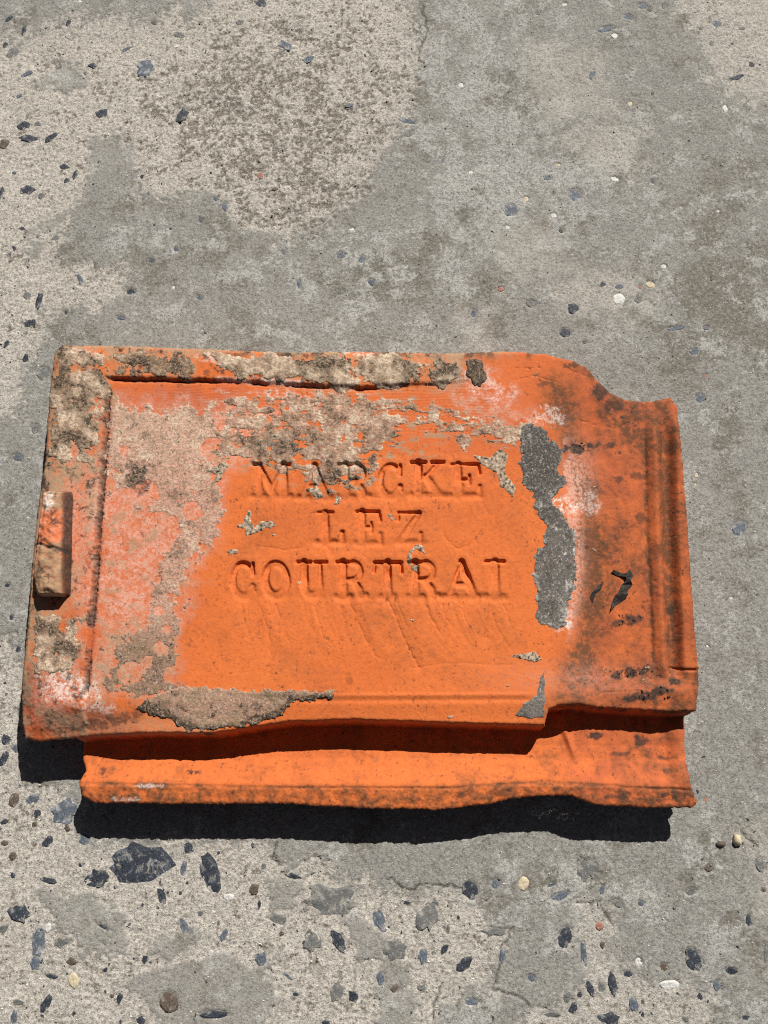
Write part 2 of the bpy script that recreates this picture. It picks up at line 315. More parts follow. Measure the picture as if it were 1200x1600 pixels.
# stones set in the concrete: (px, py, width, height, tilt in degrees, colour key)
STONES = [(215,1346,100,66,5,'d'),(152,1372,36,26,-10,'d'),(328,1362,26,58,-22,'d'),(295,1325,18,17,0,'d'),(286,1357,10,28,8,'b'),(253,1400,14,26,-35,'d'),
(515,1407,86,52,-5,'g'),(487,1472,28,32,0,'g'),(529,1472,18,40,-28,'d'),(432,1435,30,18,15,'g'),(592,1438,18,36,-20,'b'),(407,1498,20,22,0,'b'),(350,1460,10,22,12,'b'),(288,1448,13,28,-30,'b'),(160,1447,32,5,28,'d'),
(95,1474,23,17,0,'g'),(111,1502,18,12,15,'n'),(60,1472,26,42,-10,'b'),(55,1506,17,22,-15,'b'),(30,1427,34,26,20,'d'),(5,1452,14,18,30,'g'),(72,1567,15,36,22,'d'),(27,1567,18,12,0,'g'),(265,1567,30,34,-15,'n'),(337,1585,46,14,0,'d'),(187,1560,11,18,20,'d'),
(226,1499,9,16,0,'d'),(102,1268,46,36,-25,'b'),(50,1250,17,20,25,'b'),(75,1315,13,20,35,'d'),(22,1250,15,22,15,'n'),(132,1312,17,20,0,'b'),(8,1317,12,9,0,'n'),(20,1338,12,14,0,'n'),(75,1376,26,9,8,'d'),(460,1370,28,9,14,'d'),(397,1389,14,18,20,'n'),
(552,1557,17,22,-25,'d'),(525,1550,22,30,10,'g'),(80,1525,26,6,22,'d'),(595,1530,14,22,0,'b'),(22,1590,12,24,0,'b'),(220,1595,14,14,0,'d'),(357,1402,16,12,0,'w'),(75,1450,11,14,10,'w'),(115,1532,16,26,-15,'y'),(58,1271,12,11,0,'d'),(54,1288,8,8,0,'n'),(105,1294,11,9,40,'n'),(6,1284,14,7,-20,'d'),(20,1367,9,10,0,'d'),
(163,1473,9,6,30,'g'),(405,1414,7,14,0,'d'),(440,1458,8,8,0,'n'),(510,1600,16,12,0,'d'),(450,1525,20,5,38,'b'),(463,1553,10,6,0,'d'),(412,1354,9,9,30,'g'),(165,1515,7,9,0,'d'),(175,1556,8,6,0,'n'),(341,1442,6,10,0,'g'),(313,1428,8,12,30,'g'),
(670,1432,32,46,28,'g'),(735,1392,24,30,-15,'d'),(775,1380,15,18,0,'b'),(818,1381,17,23,15,'y'),(772,1456,42,13,2,'g'),(725,1507,17,30,38,'d'),(661,1494,15,24,5,'b'),(695,1482,12,18,30,'d'),(617,1485,38,32,0,'g'),(882,1465,24,34,20,'d'),(912,1490,12,46,-4,'b'),(1084,1500,24,38,-28,'d'),
(957,1537,15,36,-5,'d'),(981,1522,14,11,10,'d'),(952,1592,38,20,0,'d'),(1120,1540,15,20,0,'b'),(1142,1517,19,13,10,'d'),(1037,1511,12,15,-20,'n'),(1046,1539,32,15,-4,'w'),(998,1503,12,14,-25,'w'),(922,1545,11,25,-18,'d'),(940,1542,14,18,0,'g'),(895,1575,13,19,30,'d'),(862,1585,28,10,8,'g'),(990,1570,16,20,0,'b'),
(937,1447,13,13,0,'r'),(942,1477,8,13,0,'n'),(1169,1437,10,20,0,'d'),(1187,1352,17,25,-20,'g'),(1107,1357,13,11,0,'n'),(917,1360,36,36,-15,'g'),(875,1400,32,12,-18,'b'),(862,1382,17,6,-25,'b'),(941,1390,9,17,20,'b'),(965,1412,14,19,-35,'g'),(1001,1412,10,10,0,'b'),(737,1565,24,11,5,'b'),(830,1528,14,12,20,'b'),(785,1495,10,24,10,'b'),
(1094,1557,8,14,-15,'d'),(1197,1490,8,34,8,'g'),(1102,1249,9,8,0,'r'),(635,1410,12,6,0,'d'),(885,1475,6,10,0,'g'),(658,1543,16,10,0,'g'),(617,1546,14,12,0,'n'),(1005,1565,7,7,0,'n'),(1070,1592,14,10,0,'g'),(1165,1590,12,9,0,'d'),(700,1453,7,18,4,'g'),(1080,1393,18,12,-20,'g'),(906,1555,9,10,0,'d'),(1193,1391,8,7,0,'n'),(885,1560,12,16,0,'g'),
(20,83,22,15,-25,'g'),(37,48,8,18,12,'d'),(8,70,10,9,0,'d'),(42,116,19,9,-25,'b'),(145,103,14,8,0,'d'),(227,105,27,26,-15,'b'),(196,77,19,7,-28,'b'),(280,55,18,9,15,'g'),(445,70,21,13,20,'b'),(408,4,20,13,10,'d'),(160,177,20,14,0,'d'),(285,179,18,22,10,'d'),(37,196,20,15,-15,'d'),(59,194,12,8,0,'g'),(46,216,34,13,-5,'d'),(79,215,24,10,-35,'d'),(5,225,18,14,-25,'n'),(101,260,23,10,3,'d'),(117,274,8,17,15,'d'),(104,282,10,8,0,'d'),(44,296,24,14,0,'d'),(2,302,9,19,0,'d'),(65,306,10,10,0,'g'),(30,150,8,8,0,'b'),
(124,436,9,22,-38,'b'),(60,469,11,30,5,'d'),(205,456,14,11,0,'d'),(47,506,22,12,-10,'d'),(35,357,10,6,0,'d'),(88,372,13,9,-20,'g'),(22,388,11,8,20,'d'),(42,462,14,14,0,'g'),(352,324,9,15,-20,'b'),(313,344,8,8,0,'b'),(337,311,8,7,0,'b'),(237,408,10,7,0,'b'),(312,465,11,9,25,'b'),(407,274,9,10,0,'r'),(467,445,7,15,0,'b'),(565,406,11,10,0,'b'),(532,456,14,10,0,'g'),(550,359,9,6,0,'w'),(580,442,13,11,20,'b'),(430,295,11,6,0,'n'),(482,92,20,9,-20,'b'),(222,275,7,7,0,'d'),(10,537,8,13,15,'d'),(22,270,8,6,0,'b'),(125,2,8,5,0,'w'),(275,72,6,6,0,'w'),(443,395,8,6,30,'b'),(275,390,9,8,0,'b'),(533,399,14,10,0,'b'),(188,497,16,8,10,'b'),(103,488,7,7,0,'d'),(165,213,7,5,0,'g'),(505,293,8,8,0,'g'),(148,415,5,8,0,'g'),(271,449,6,6,0,'w'),(547,165,14,8,-15,'b'),(376,36,14,10,0,'g'),(240,36,9,6,20,'n'),(107,36,8,12,15,'d'),(15,30,16,6,-35,'d'),
(797,330,21,19,0,'b'),(898,305,21,19,0,'b'),(895,482,17,21,35,'d'),(883,520,18,14,10,'d'),(967,467,20,17,-10,'w'),(942,444,10,8,0,'d'),(967,448,14,9,0,'b'),(998,467,13,17,30,'g'),(1017,445,16,10,20,'y'),(1055,513,30,7,-6,'b'),(1004,10,16,10,0,'b'),(1015,15,8,8,0,'n'),(947,46,26,9,-8,'b'),(960,57,11,9,-15,'w'),(982,27,17,8,20,'b'),(1120,38,15,11,15,'b'),(1174,101,10,10,0,'d'),(1152,121,22,8,-18,'d'),(925,117,9,16,25,'b'),(1133,170,10,11,0,'w'),(1020,146,6,6,0,'n'),(960,281,15,8,15,'w'),(855,279,14,7,0,'b'),(872,258,9,5,0,'y'),(782,452,12,8,0,'r'),(740,490,9,13,15,'b'),(830,475,17,12,0,'g'),(637,190,30,8,10,'b'),(640,210,17,8,-20,'g'),(1111,436,5,9,-15,'n'),(877,361,9,7,0,'n'),(985,162,8,8,0,'y'),(822,312,8,9,0,'y'),(735,269,9,5,0,'w'),(865,338,10,8,20,'w'),(793,356,8,6,30,'w'),(1122,330,5,5,0,'w'),(1037,417,9,8,20,'w'),(1103,513,13,6,10,'b'),(1085,550,18,10,0,'b'),(1103,587,6,5,0,'r'),(913,535,8,7,0,'g'),(692,250,6,10,15,'b'),(1000,448,6,6,0,'r'),(1020,285,6,6,0,'b'),(1038,10,9,8,0,'g'),(1160,45,12,7,0,'g'),(1095,45,6,5,0,'n'),(1112,68,7,10,15,'g'),(720,134,9,8,0,'w'),(882,7,8,6,0,'w'),(840,20,10,8,0,'g'),  # the brown one nearest the top edge is added for a small dark hole
(1155,825,22,28,20,'b'),(1142,935,6,6,0,'w'),(1094,623,16,14,0,'b'),(1088,743,6,9,0,'y'),(1086,758,4,7,0,'y'),(1112,905,6,6,0,'n'),(1150,640,7,6,0,'g'),(1105,1010,5,5,0,'w'),
(40,560,10,14,20,'d'),(68,585,22,22,30,'g'),(55,670,14,16,0,'g'),(28,715,18,12,30,'b'),(18,965,7,10,0,'d'),(28,1015,9,12,0,'d'),(10,1155,14,18,-25,'d'),(12,915,10,8,0,'d'),(25,1170,12,14,-30,'b'),(6,1185,14,22,20,'d')]
for (sx_, sy_, sw_, sh_, sr_, sk_) in STONES:      # each stone sits in its own socket
    w_ = window(gpx, gpy, [(sx_, sy_)], max(sw_, sh_)); c_, n_ = math.cos(math.radians(sr_)), math.sin(math.radians(sr_))
    dx_ = gpx[w_] - sx_; dy_ = gpy[w_] - sy_
    q_ = np.sqrt(((dx_ * c_ + dy_ * n_) / (sw_ * 0.52)) ** 2 + ((-dx_ * n_ + dy_ * c_) / (sh_ * 0.52)) ** 2)
    k_ = 1 - ss(0.85, 1.25, q_ + 0.12 * nf[w_]); GH[w_] = GH[w_] * (1 - k_) + k_ * (0.0006 * nb[w_] - 0.0001)
GZ = GH.astype(np.float32)
def ground_z(px, py):
    X, Y = unproj(px, py, 0.0); i = int(np.clip(np.searchsorted(gys, Y), 0, len(gys) - 1)); j = int(np.clip(np.searchsorted(gxs, X), 0, len(gxs) - 1))
    return float(GZ[i, j])
ny, nx = GX.shape
idx = np.arange(ny * nx).reshape(ny, nx)
Q = np.stack([idx[:-1, :-1], idx[:-1, 1:], idx[1:, 1:], idx[1:, :-1]], -1).reshape(-1, 4)
V = np.stack([GX, GY, GZ], -1).reshape(-1, 3)
ground = mesh_from("concrete_ground", V, Q, M_CONC, attrs={'zone': np.stack([bare, brown, lite], -1).reshape(-1, 3), 'zone_more': np.stack([pit, stain, crk], -1).reshape(-1, 3)})
tag(ground, "worn grey concrete floor with exposed flint chips and sandy patches", None, None, 'structure')

PX = 0.00042
def make_stone(px, py, w, h, rot, key, rnd):
    X, Y = unproj(px, py, 0.0)
    s = (CAM_H / (((py - 800) / F_PX) * ST + CT)) / F_PX
    sy = s / ((((py - 800) / F_PX) * ST + CT))
    n = max(7, min(17, int(5 + math.sqrt(w * h) * 0.34))); rad = math.sqrt(w * h) * 0.5
    gz = ground_z(px, py)
    angs = [(k + rnd.uniform(-0.42, 0.42)) / n * 2 * math.pi for k in range(n)]
    rr = [1.0 + rnd.uniform(-0.36, 0.12) for k in range(n)]
    if key in 'wyrn': rr = [1.0 + rnd.uniform(-0.14, 0.06) for _ in range(n)]
    c, sn = math.cos(math.radians(-rot)), math.sin(math.radians(-rot))
    hgt = min(0.0009, 0.00040 + rad * 0.00002) * rnd.uniform(0.7, 1.2)
    tx, ty = rnd.uniform(-1, 1) * 0.55, rnd.uniform(-1, 1) * 0.55; cx, cy = rnd.uniform(-0.18, 0.18), rnd.uniform(-0.18, 0.18)
    kx, ky = math.cos(rnd.uniform(0, 6.28)), math.sin(rnd.uniform(0, 6.28)); kd = rnd.uniform(0.15, 0.5)      # one broken-off side
    vs = []
    for lev, (sc, z) in enumerate(((1.05, -0.0016), (0.98, 0.45), (0.74, 1.0), (0.36, 1.06))):
        for a, r in zip(angs, rr):
            ux, uy = math.cos(a) * r * sc, math.sin(a) * r * sc
            if lev >= 2: ux += cx; uy += cy
            ex, ey = ux * 0.56 * w, uy * 0.56 * h
            gxp, gyp = ex * c - ey * sn, ex * sn + ey * c
            zz = z if lev == 0 else hgt * (z * (1 + tx * ux + ty * uy) + rnd.uniform(-0.07, 0.07) - 1.6 * max(0, ux * kx + uy * ky - kd) * (lev > 1))
            vs.append((gxp * s, gyp * sy, zz))
    vs.append((cx * 0.5 * w * s, cy * 0.5 * h * sy, hgt * 1.04))
    fs = []
    for lev in (0, 1, 2):
        for k in range(n):
            a, b = lev * n + k, lev * n + (k + 1) % n; cc, d = b + n, a + n
            if rnd.random() < 0.5: fs += [(a, b, cc), (a, cc, d)]
            else: fs += [(a, b, d), (b, cc, d)]
    for k in range(n): fs.append((3 * n + k, 3 * n + (k + 1) % n, 4 * n))
    o = poly_obj("stone", vs, fs, ST_MATS[key], ground, smooth=(key in 'wynr'))
    o.location = (X, Y, gz - 0.0001)
    return o
rnd = random.Random(11)
for stn in STONES: make_stone(*stn, rnd)

# sand grains and grit too small to pick apart: one mass
def grit():
    r = np.random.RandomState(5); vs = []; fs = []; N = 12000
    P = r.rand(N, 2) * np.array([1260, 1660]) - 30
    for i in range(N):
        px, py = P[i]; X, Y = unproj(px, py, 0); a = r.rand() * 6.28
        q = r.rand() ** 4; rx = 0.00018 + 0.0009 * q; ry = rx * r.uniform(0.5, 1.0); b = len(vs); z = ground_z(px, py)
        for k in range(5):
            t = a + k * 1.2566; vs.append((X + math.cos(t) * rx, Y + math.sin(t) * ry, z - 0.0002))
        vs.append((X + r.uniform(-.3, .3) * rx, Y, z + rx * r.uniform(0.3, 0.75)))
        for k in range(5): fs.append((b + k, b + (k + 1) % 5, b + 5))
    n = NT("sand_grit", 0.8, 0.3)
    v = n.voro(700); c = n.t.nodes.new('ShaderNodeSeparateColor'); n.link(v.outputs['Color'], c.inputs[0])
    col = n.mix(n.ramp(c.outputs[0], 0.35, 0.55), (0.11, 0.105, 0.10), (0.44, 0.39, 0.32))
    col = n.mix(n.ramp(c.outputs[1], 0.80, 0.86), col, (0.75, 0.73, 0.69)); n.color(col)
    return poly_obj("grit", vs, fs, n.m, ground)
def chips():
    r = np.random.RandomState(15); vs = []; fs = []; n = 0
    bl = [np.array([(x, y)]) for x, y in ()]
    while n < 1100:
        qx, qy = r.rand() * 1260 - 30, r.rand() * 1660 - 30; X, Y = unproj(qx, qy, 0)
        i = int(np.clip(np.searchsorted(gys, Y), 0, len(gys) - 1)); j = int(np.clip(np.searchsorted(gxs, X), 0, len(gxs) - 1))
        if r.rand() > 0.12 + 0.88 * bare[i, j] * (1.0 if qy > 900 or qx < 260 else 0.35): continue
        n += 1; z = float(GZ[i, j]); q = 0.00045 + 0.0013 * r.rand() ** 3; ry = r.uniform(0.35, 0.9); a = r.rand() * 6.28; c, s = math.cos(a), math.sin(a); b = len(vs); k5 = 6
        for k in range(k5):
            t = (k + r.uniform(-.3, .3)) * 6.2832 / k5; ex, ey = math.cos(t) * q * r.uniform(.7, 1.1), math.sin(t) * q * ry * r.uniform(.7, 1.1)
            vs.append((X + ex * c - ey * s, Y + ex * s + ey * c, z - 0.0002)); 
        for k in range(k5): x0, y0, _ = vs[b + k]; vs.append((X + (x0 - X) * .7, Y + (y0 - Y) * .7, z + q * r.uniform(.12, .32)))
        for k in range(k5): l = (k + 1) % k5; fs.append((b + k, b + l, b + k5 + l, b + k5 + k))
        fs.append(tuple(b + k5 + k for k in range(k5)))
    return poly_obj("flint_chips", vs, fs, ST_MATS['d'], ground)
tag(chips(), "tiny dark flint chips set all over the sandy patches", None, None, 'stuff')
tag(grit(), "fine sand grains scattered over the concrete", None, None, 'stuff')

# ------------------------------------------------------------------ the clay tile
STEP = 0.00048
ZT, ZF = 0.037, 0.021
ax0, ay1 = unproj(20, 520, ZT); 
txs = np.arange(-0.262, 0.232, STEP); tys = np.arange(-0.072, 0.225, STEP)
x_lo = unproj(20, 1150, 0.02)[0]; x_hi = unproj(1105, 1100, 0.02)[0]
y_lo = unproj(600, 1285, 0.015)[1]; y_hi = unproj(600, 520, ZT)[1]
txs = np.arange(x_lo, x_hi, STEP); tys = np.arange(y_lo, y_hi, STEP)
TX, TY = np.meshgrid(txs, tys)
px, py = [a.astype(np.float32) for a in proj(TX, TY, ZT)]       # where the body surface shows
fx, fy = [a.astype(np.float32) for a in proj(TX, TY, ZF)]       # where the lower lip shows
MM = 0.001
n_big = fbm(px, py, 150, 3, 31); n_mid = fbm(px, py, 46, 4, 33); n_sm = fbm(px, py, 16, 4, 36); n_fine = fbm(px, py, 5.5, 3, 39, 0.6)

BODY = [(83, 550), (95, 537), (200, 539), (300, 543), (460, 549), (560, 547), (700, 550), (790, 547), (850, 551), (893, 562), (919, 575), (935, 591), (956, 605), (992, 618), (1026, 619), (1055, 612),
        (1066, 626), (1071, 700), (1079, 800), (1086, 900), (1094, 1000), (1101, 1070), (1096, 1112), (1060, 1113), (1000, 1110), (940, 1106), (905, 1101), (872, 1103), (858, 1110),
        (853, 1134), (760, 1132), (640, 1128), (550, 1125), (450, 1128), (400, 1136), (330, 1147), (240, 1146), (150, 1150), (50, 1160), (28, 1155), (23, 1132), (26, 1090), (34, 1050), (43, 960), (46, 900), (56, 800), (69, 720), (73, 640), (79, 580)]
LIP = [(127, 1120), (124, 1185), (133, 1205), (126, 1222), (133, 1243), (149, 1254), (300, 1256), (450, 1256), (560, 1262), (680, 1265), (760, 1257), (800, 1248), (850, 1243), (890, 1244), (925, 1257), (1000, 1262), (1080, 1261), (1086, 1252), (1074, 1222), (1073, 1160), (1076, 1100), (1060, 1060), (800, 1060), (140, 1090)]
sB = sdf(px, py, BODY, 90) + n_sm * 1.3 + n_fine * 0.7
sL = sdf(fx, fy, LIP, 60) + (n_mid * 1.4 + n_sm * 1.8 + n_fine * 0.3) * ss(1195, 1240, fy) + n_fine * 0.3
# --- body surface (millimetres above its nominal plane)
hb = 0.5 * n_big + 0.10 * n_mid + 0.035 * n_sm
LX = interp(py, [580, 700, 800, 900, 1000, 1085], [168, 161, 153, 146, 139, 130]) + 2.0 * n_sm        # inner edge of the left rim
TYr = interp(px, [160, 330, 470, 560, 700, 800], [591, 594, 601, 606, 598, 590]) + 2.0 * n_sm           # inner edge of the top rim
rim = np.maximum(1 - ss(-3, 2.5, px - LX), (1 - ss(-4, 3, py - TYr)) * (1 - ss(640, 790, px)))
hb += 1.9 * rim * ss(0, 26, sB)
groove = np.exp(-((px - LX - 3.5 + 2 * n_fine) / 3.8) ** 2) * ss(600, 620, py) * (1 - ss(1075, 1090, py)) * (0.35 + 0.65 * ss(0.0, 0.35, n_mid + 0.25 + 0.4 * blob(px, py, 155, 760, 30, 140)))
hb -= 2.4 * groove
tgro = np.exp(-((py - TYr - 2.5) / 2.2) ** 2) * ss(170, 180, px) * (1 - ss(300, 380, px) * ss(-0.3, 0.2, n_mid)) * (1 - ss(560, 640, px))
hb -= 1.7 * tgro
hb -= 0.9 * np.exp(-((py - 590 - 0.02 * px) / 3) ** 2) * 0
# slight hand-pressed waviness of the pan
hb += 0.35 * np.sin((py - 700) / 70.0) * ss(200, 330, px) * (1 - ss(780, 850, px))
# right-hand channel and end ridge
XS = interp(py, [550, 620, 690, 760, 1000, 1060, 1110], [938, 940, 912, 905, 905, 912, 915])
hb -= 7.5 * ss(-30, 34, px - XS)
RG = interp(py, [620, 800, 1000, 1100], [1018, 1022, 1031, 1036])
hb -= 0.9 * np.exp(-((px - RG + 6 + 1.5 * n_sm) / 3.2) ** 2) * ss(640, 700, py) * (1 - ss(1010, 1040, py))
hb += (3.2 * np.exp(-((px - RG - 9) / 10) ** 2) - 3.4 * np.exp(-((px - RG - 27) / 10) ** 2) + 2.6 * ss(32, 44, px - RG)) * ss(625, 690, py) * (1 - 0.9 * ss(1040, 1062, py))
hb += 1.2 * np.exp(-((px - 918) / 40) ** 2) * (1 - ss(590, 650, py))
hb -= 0.8 * np.exp(-(pld(px, py, [(893, 700), (890, 745), (896, 790)]) / 9) ** 2)
hb += 1.6 * blob(px, py, 1060, 1080, 22, 16) + 0.9 * blob(px, py, 1000, 1085, 50, 12)
hb -= 1.4 * np.exp(-(pld(px, py, [(1056, 1042), (1075, 1046), (1092, 1046)]) / 2.2) ** 2)
# front edge: gentle shoulder then a rounded arris
FE = interp(px, [40, 200, 420, 850], [1095, 1092, 1090, 1088])
hb -= 1.6 * ss(0, 40, py - FE) * (1 - ss(840, 870, px)) + 0.5 * np.exp(-((py - FE - 5) / 4) ** 2) * ss(420, 520, px) * (1 - ss(820, 845, px))
hb += 0.35 * np.exp(-((py - FE + 3) / 3.0) ** 2) * ss(420, 520, px) * (1 - ss(800, 845, px))
# rounded corner bottom left
hb -= 7.0 * (1 - ss(4, 62, sB)) * ss(1040, 1120, py) * (1 - ss(90, 230, px))
arr = 7.0 - 2.5 * ss(1085, 1120, py) * ss(150, 300, px)
rr_ = np.clip(sB, 0, None)
hb -= 2.6 * (1 - np.sqrt(np.clip(1 - (1 - np.clip(rr_ / arr, 0, 1)) ** 2, 0, 1)))
# mould lines, drag marks, cracks
MARKS = [([(407, 950), (420, 985), (423, 1020), (420, 1052)], .35), ([(425, 930), (436, 960), (444, 992)], .35), ([(490, 945), (500, 975), (506, 996)], .3), ([(545, 938), (560, 970), (575, 1005), (590, 1030)], .45),
         ([(603, 930), (615, 955), (630, 995), (645, 1025), (656, 1042)], .6), ([(662, 936), (672, 962), (686, 988)], .45), ([(716, 938), (727, 965), (737, 1000)], .35), ([(783, 936), (791, 955), (801, 985)], .4),
         ([(512, 855), (520, 870)], .4), ([(400, 854), (425, 856), (445, 860), (470, 857)], .35), ([(690, 828), (700, 845), (715, 857), (735, 852), (748, 835)], .35), ([(640, 1042), (700, 1036), (800, 1040)], .2),
         ([(690, 770), (698, 790)], .2), ([(575, 775), (600, 778)], .25), ([(460, 735), (463, 780)], 0.2)]
for pts, dp in MARKS:
    d = pld(px + n_sm * 4, py + n_mid * 3, pts, 30)
    hb -= dp * 0.8 * np.exp(-(d / 1.3) ** 2) * ss(-0.5, 0.1, n_sm); hb -= dp * 0.4 * np.exp(-((d) / 6.0) ** 2)
for x0, x1, amp in ((545, 600, .5), (470, 520, .35), (610, 680, .5), (690, 760, .4), (400, 440, .35)):   # slurry ridges dragged below the lettering
    t = np.clip((py - 930) / 110, 0, 1); xc = (x0 + x1) / 2 + 55 * t * t + 12 * t
    hb += 0.7 * amp * np.exp(-((px - xc + 14) / 10) ** 2) * ss(915, 945, py) * (1 - ss(985, 1050, py))
_r = random.Random(23)
for k in range(64):      # fine slurry streaks trailing from the lettering
    x0, y0 = (_r.uniform(368, 800), _r.uniform(925, 950)) if k < 44 else ((_r.uniform(400, 760), _r.uniform(776, 790)) if k < 56 else (_r.uniform(490, 660), _r.uniform(850, 862)))
    L = _r.uniform(30, 105) if k < 44 else _r.uniform(14, 40); lean = 0.22 + 0.42 * (x0 - 360) / 440 + _r.uniform(-0.06, 0.06)
    pts = [(x0 + lean * L * (0.35 * t + 0.65 * t * t), y0 + L * t) for t in (0, .25, .5, .75, 1)]
    d = pld(px + n_sm * 2.5, py, pts, 14); t = np.clip((py - y0) / L, 0, 1); sg = -1 if _r.random() < 0.6 else 1
    hb += sg * _r.uniform(0.08, 0.22) * np.exp(-(d / _r.uniform(1.1, 3.4)) ** 2) * (1 - t * t)
for k in range(16):      # combed scratches along the upper part
    yy = 604 + k * 4.6; hb -= 0.10 * np.exp(-((py - yy - 7 * n_big - 3 * n_mid) / 1.3) ** 2) * ss(200, 300, px) * (1 - ss(740, 830, px))
# long cracks at the far corner
for pts in ([(800, 592), (830, 590), (860, 595), (880, 596)], [(905, 655), (960, 660), (1005, 655)], [(880, 575), (905, 585), (915, 590)], [(1012, 720), (1014, 800), (1018, 960), (1017, 1020)], [(810, 575), (845, 579)], [(940, 1085), (980, 1080), (1010, 1080)]):
    hb -= 0.40 * np.exp(-(pld(px + n_sm * 4, py + n_mid * 6, pts, 20) / 1.2) ** 2) * ss(-0.3, 0.2, n_sm)
nick = ss(0.42, 0.60, fbm(px, py * 0.55 + px * 0.2, 7, 3, 191, 0.7)) * ss(0.0, 0.4, fbm(px, py, 70, 2, 195) + 0.1)
hb -= 0.30 * nick
hb += 0.05 * n_fine + 0.22 * n_sm * ss(885, 960, px)
pits = ss(0.30, 0.5, fbm(px, py, 9, 2, 55)) * ss(0.1, 0.4, n_mid); hb -= 0.25 * pits * ss(880, 950, px)

# --- impressed letters: slab-serif strokes (x0, y0, x1, y1, half width), y down, height 1
def arc(cx, cy, rx, ry, a0, a1, w, n=14):
    p = [(cx + rx * math.cos(math.radians(a0 + (a1 - a0) * i / n)), cy + ry * math.sin(math.radians(a0 + (a1 - a0) * i / n))) for i in range(n + 1)]
    return [(*p[i], *p[i + 1], w) for i in range(n)]
S_, T_, E_ = 0.100, 0.055, 0.05     # stem, thin stroke, serif half widths
GLYPH = {
 'M': (1.08, [(.2, .04, .2, .96, .075), (.88, .04, .88, .96, S_), (.2, .06, .54, .78, .07), (.88, .06, .54, .78, .05), (.04, .03, .24, .03, E_), (.84, .03, 1.04, .03, E_), (.03, .97, .36, .97, E_), (.72, .97, 1.05, .97, E_)]),
 'A': (.94, [(.47, .04, .14, .96, .05), (.47, .04, .80, .96, .09), (.26, .64, .66, .64, T_), (.02, .97, .30, .97, E_), (.60, .97, .93, .97, E_)]),
 'R': (.92, [(.22, .04, .22, .96, S_), (.04, .03, .5, .03, E_), (.04, .97, .42, .97, E_)] + arc(.5, .27, .22, .24, -90, 90, .075) + [(.22, .5, .5, .5, T_), (.5, .5, .68, .78, .075), (.68, .78, .74, .95, .07), (.74, .96, .88, .93, .04)]),
 'C': (.80, arc(.42, .5, .30, .45, -60, -335, .075, 22) + [(.70, .05, .72, .34, .045), (.70, .68, .74, .80, .03)]),
 'K': (.95, [(.22, .04, .22, .96, S_), (.04, .03, .42, .03, E_), (.04, .97, .42, .97, E_), (.76, .06, .30, .58, .05), (.44, .44, .76, .94, .085), (.6, .03, .92, .03, E_), (.58, .97, .94, .97, E_)]),
 'E': (.86, [(.22, .04, .22, .96, S_), (.04, .03, .76, .03, .045), (.04, .97, .78, .97, .045), (.22, .5, .5, .5, T_), (.52, .36, .52, .64, .035), (.76, .03, .8, .3, .04), (.80, .70, .79, .97, .045)]),
 'L': (.78, [(.24, .04, .24, .96, S_), (.04, .03, .46, .03, E_), (.04, .97, .70, .97, .045), (.72, .66, .70, .97, .05)]),
 'Z': (.78, [(.08, .04, .68, .04, .05), (.66, .06, .12, .94, .08), (.08, .96, .70, .96, .05), (.08, .04, .06, .28, .035), (.71, .70, .71, .96, .045)]),
 'O': (.86, arc(.43, .5, .30, .44, 0, 360, .09, 28)),
 'U': (.92, [(.24, .04, .24, .66, S_), (.70, .04, .70, .66, .055), (.06, .03, .42, .03, E_), (.54, .03, .88, .03, E_)] + arc(.47, .66, .23, .28, 0, 180, .075)),
 'T': (.88, [(.43, .04, .43, .96, S_), (.06, .04, .82, .04, .05), (.07, .04, .04, .30, .04), (.80, .04, .84, .30, .045), (.24, .97, .62, .97, E_)]),
 'I': (.56, [(.28, .04, .28, .96, S_), (.06, .03, .5, .03, E_), (.06, .97, .5, .97, E_)]),
}
LETTERS = [('M', 394, 724, 60, 53), ('A', 466, 725, 50, 54), ('R', 527, 724, 52, 54), ('C', 588, 724, 42, 54), ('K', 641, 721, 54, 54), ('E', 703, 724, 50, 52),
           ('L', 494, 799, 44, 50), ('E', 555, 798, 42, 52), ('Z', 619, 799, 42, 50),
           ('C', 358, 878, 42, 56), ('O', 407, 877, 48, 57), ('U', 462, 877, 50, 56), ('R', 524, 877, 50, 57), ('T', 582, 877, 48, 57), ('R', 636, 877, 52, 57), ('A', 694, 876, 54, 58), ('I', 755, 876, 36, 58)]
letter_of = np.full(px.shape, -1, np.int32); ldepth = np.zeros_like(px)
for li, (ch, x0, y0, w, h) in enumerate(LETTERS):
    gw, strokes = GLYPH[ch]
    win = window(px, py, [(x0, y0), (x0 + w, y0 + h)], 22)
    wob = 0.9
    lx = (px[win] - x0 + n_sm[win] * wob) * gw / w; ly = (py[win] - y0 + n_mid[win] * wob) / h
    d = np.full(lx.shape, 9.0, np.float32)
    for a, b, c, e, hw in strokes: d = np.minimum(d, np.sqrt(seg_d2(lx, ly, (a, b), (c, e))) - hw * 1.12)
    d = d * h                                        # pixels outside the stroke
    yl = np.clip(ly, 0, 1.3)
    soft_out = 0.7 + 4.5 * yl * yl                         # lower flanks are slurred
    dep = (1 - ss(-2.2, soft_out, d)) * (3.0 - 2.0 * ss(0.15, 1.0, yl)) * (0.85 + 0.5 * n_mid[win])
    ldepth[win] = np.maximum(ldepth[win], dep)
    sel = (d < 1.0); ii = (win[0][sel], win[1][sel]); letter_of[ii] = li
    # the clay is pushed up a little round each letter
    ring = np.exp(-((d - 5) / 4.5) ** 2) * 0.20; hb[win] += ring * (d > 0)
    hb[win] -= 0.7 * np.exp(-(np.clip(d, 0, None) / 9) ** 2) * ss(0.75, 1.05, yl) * (ly < 1.4)
hb -= ldepth * (0.85 + 0.25 * n_mid)

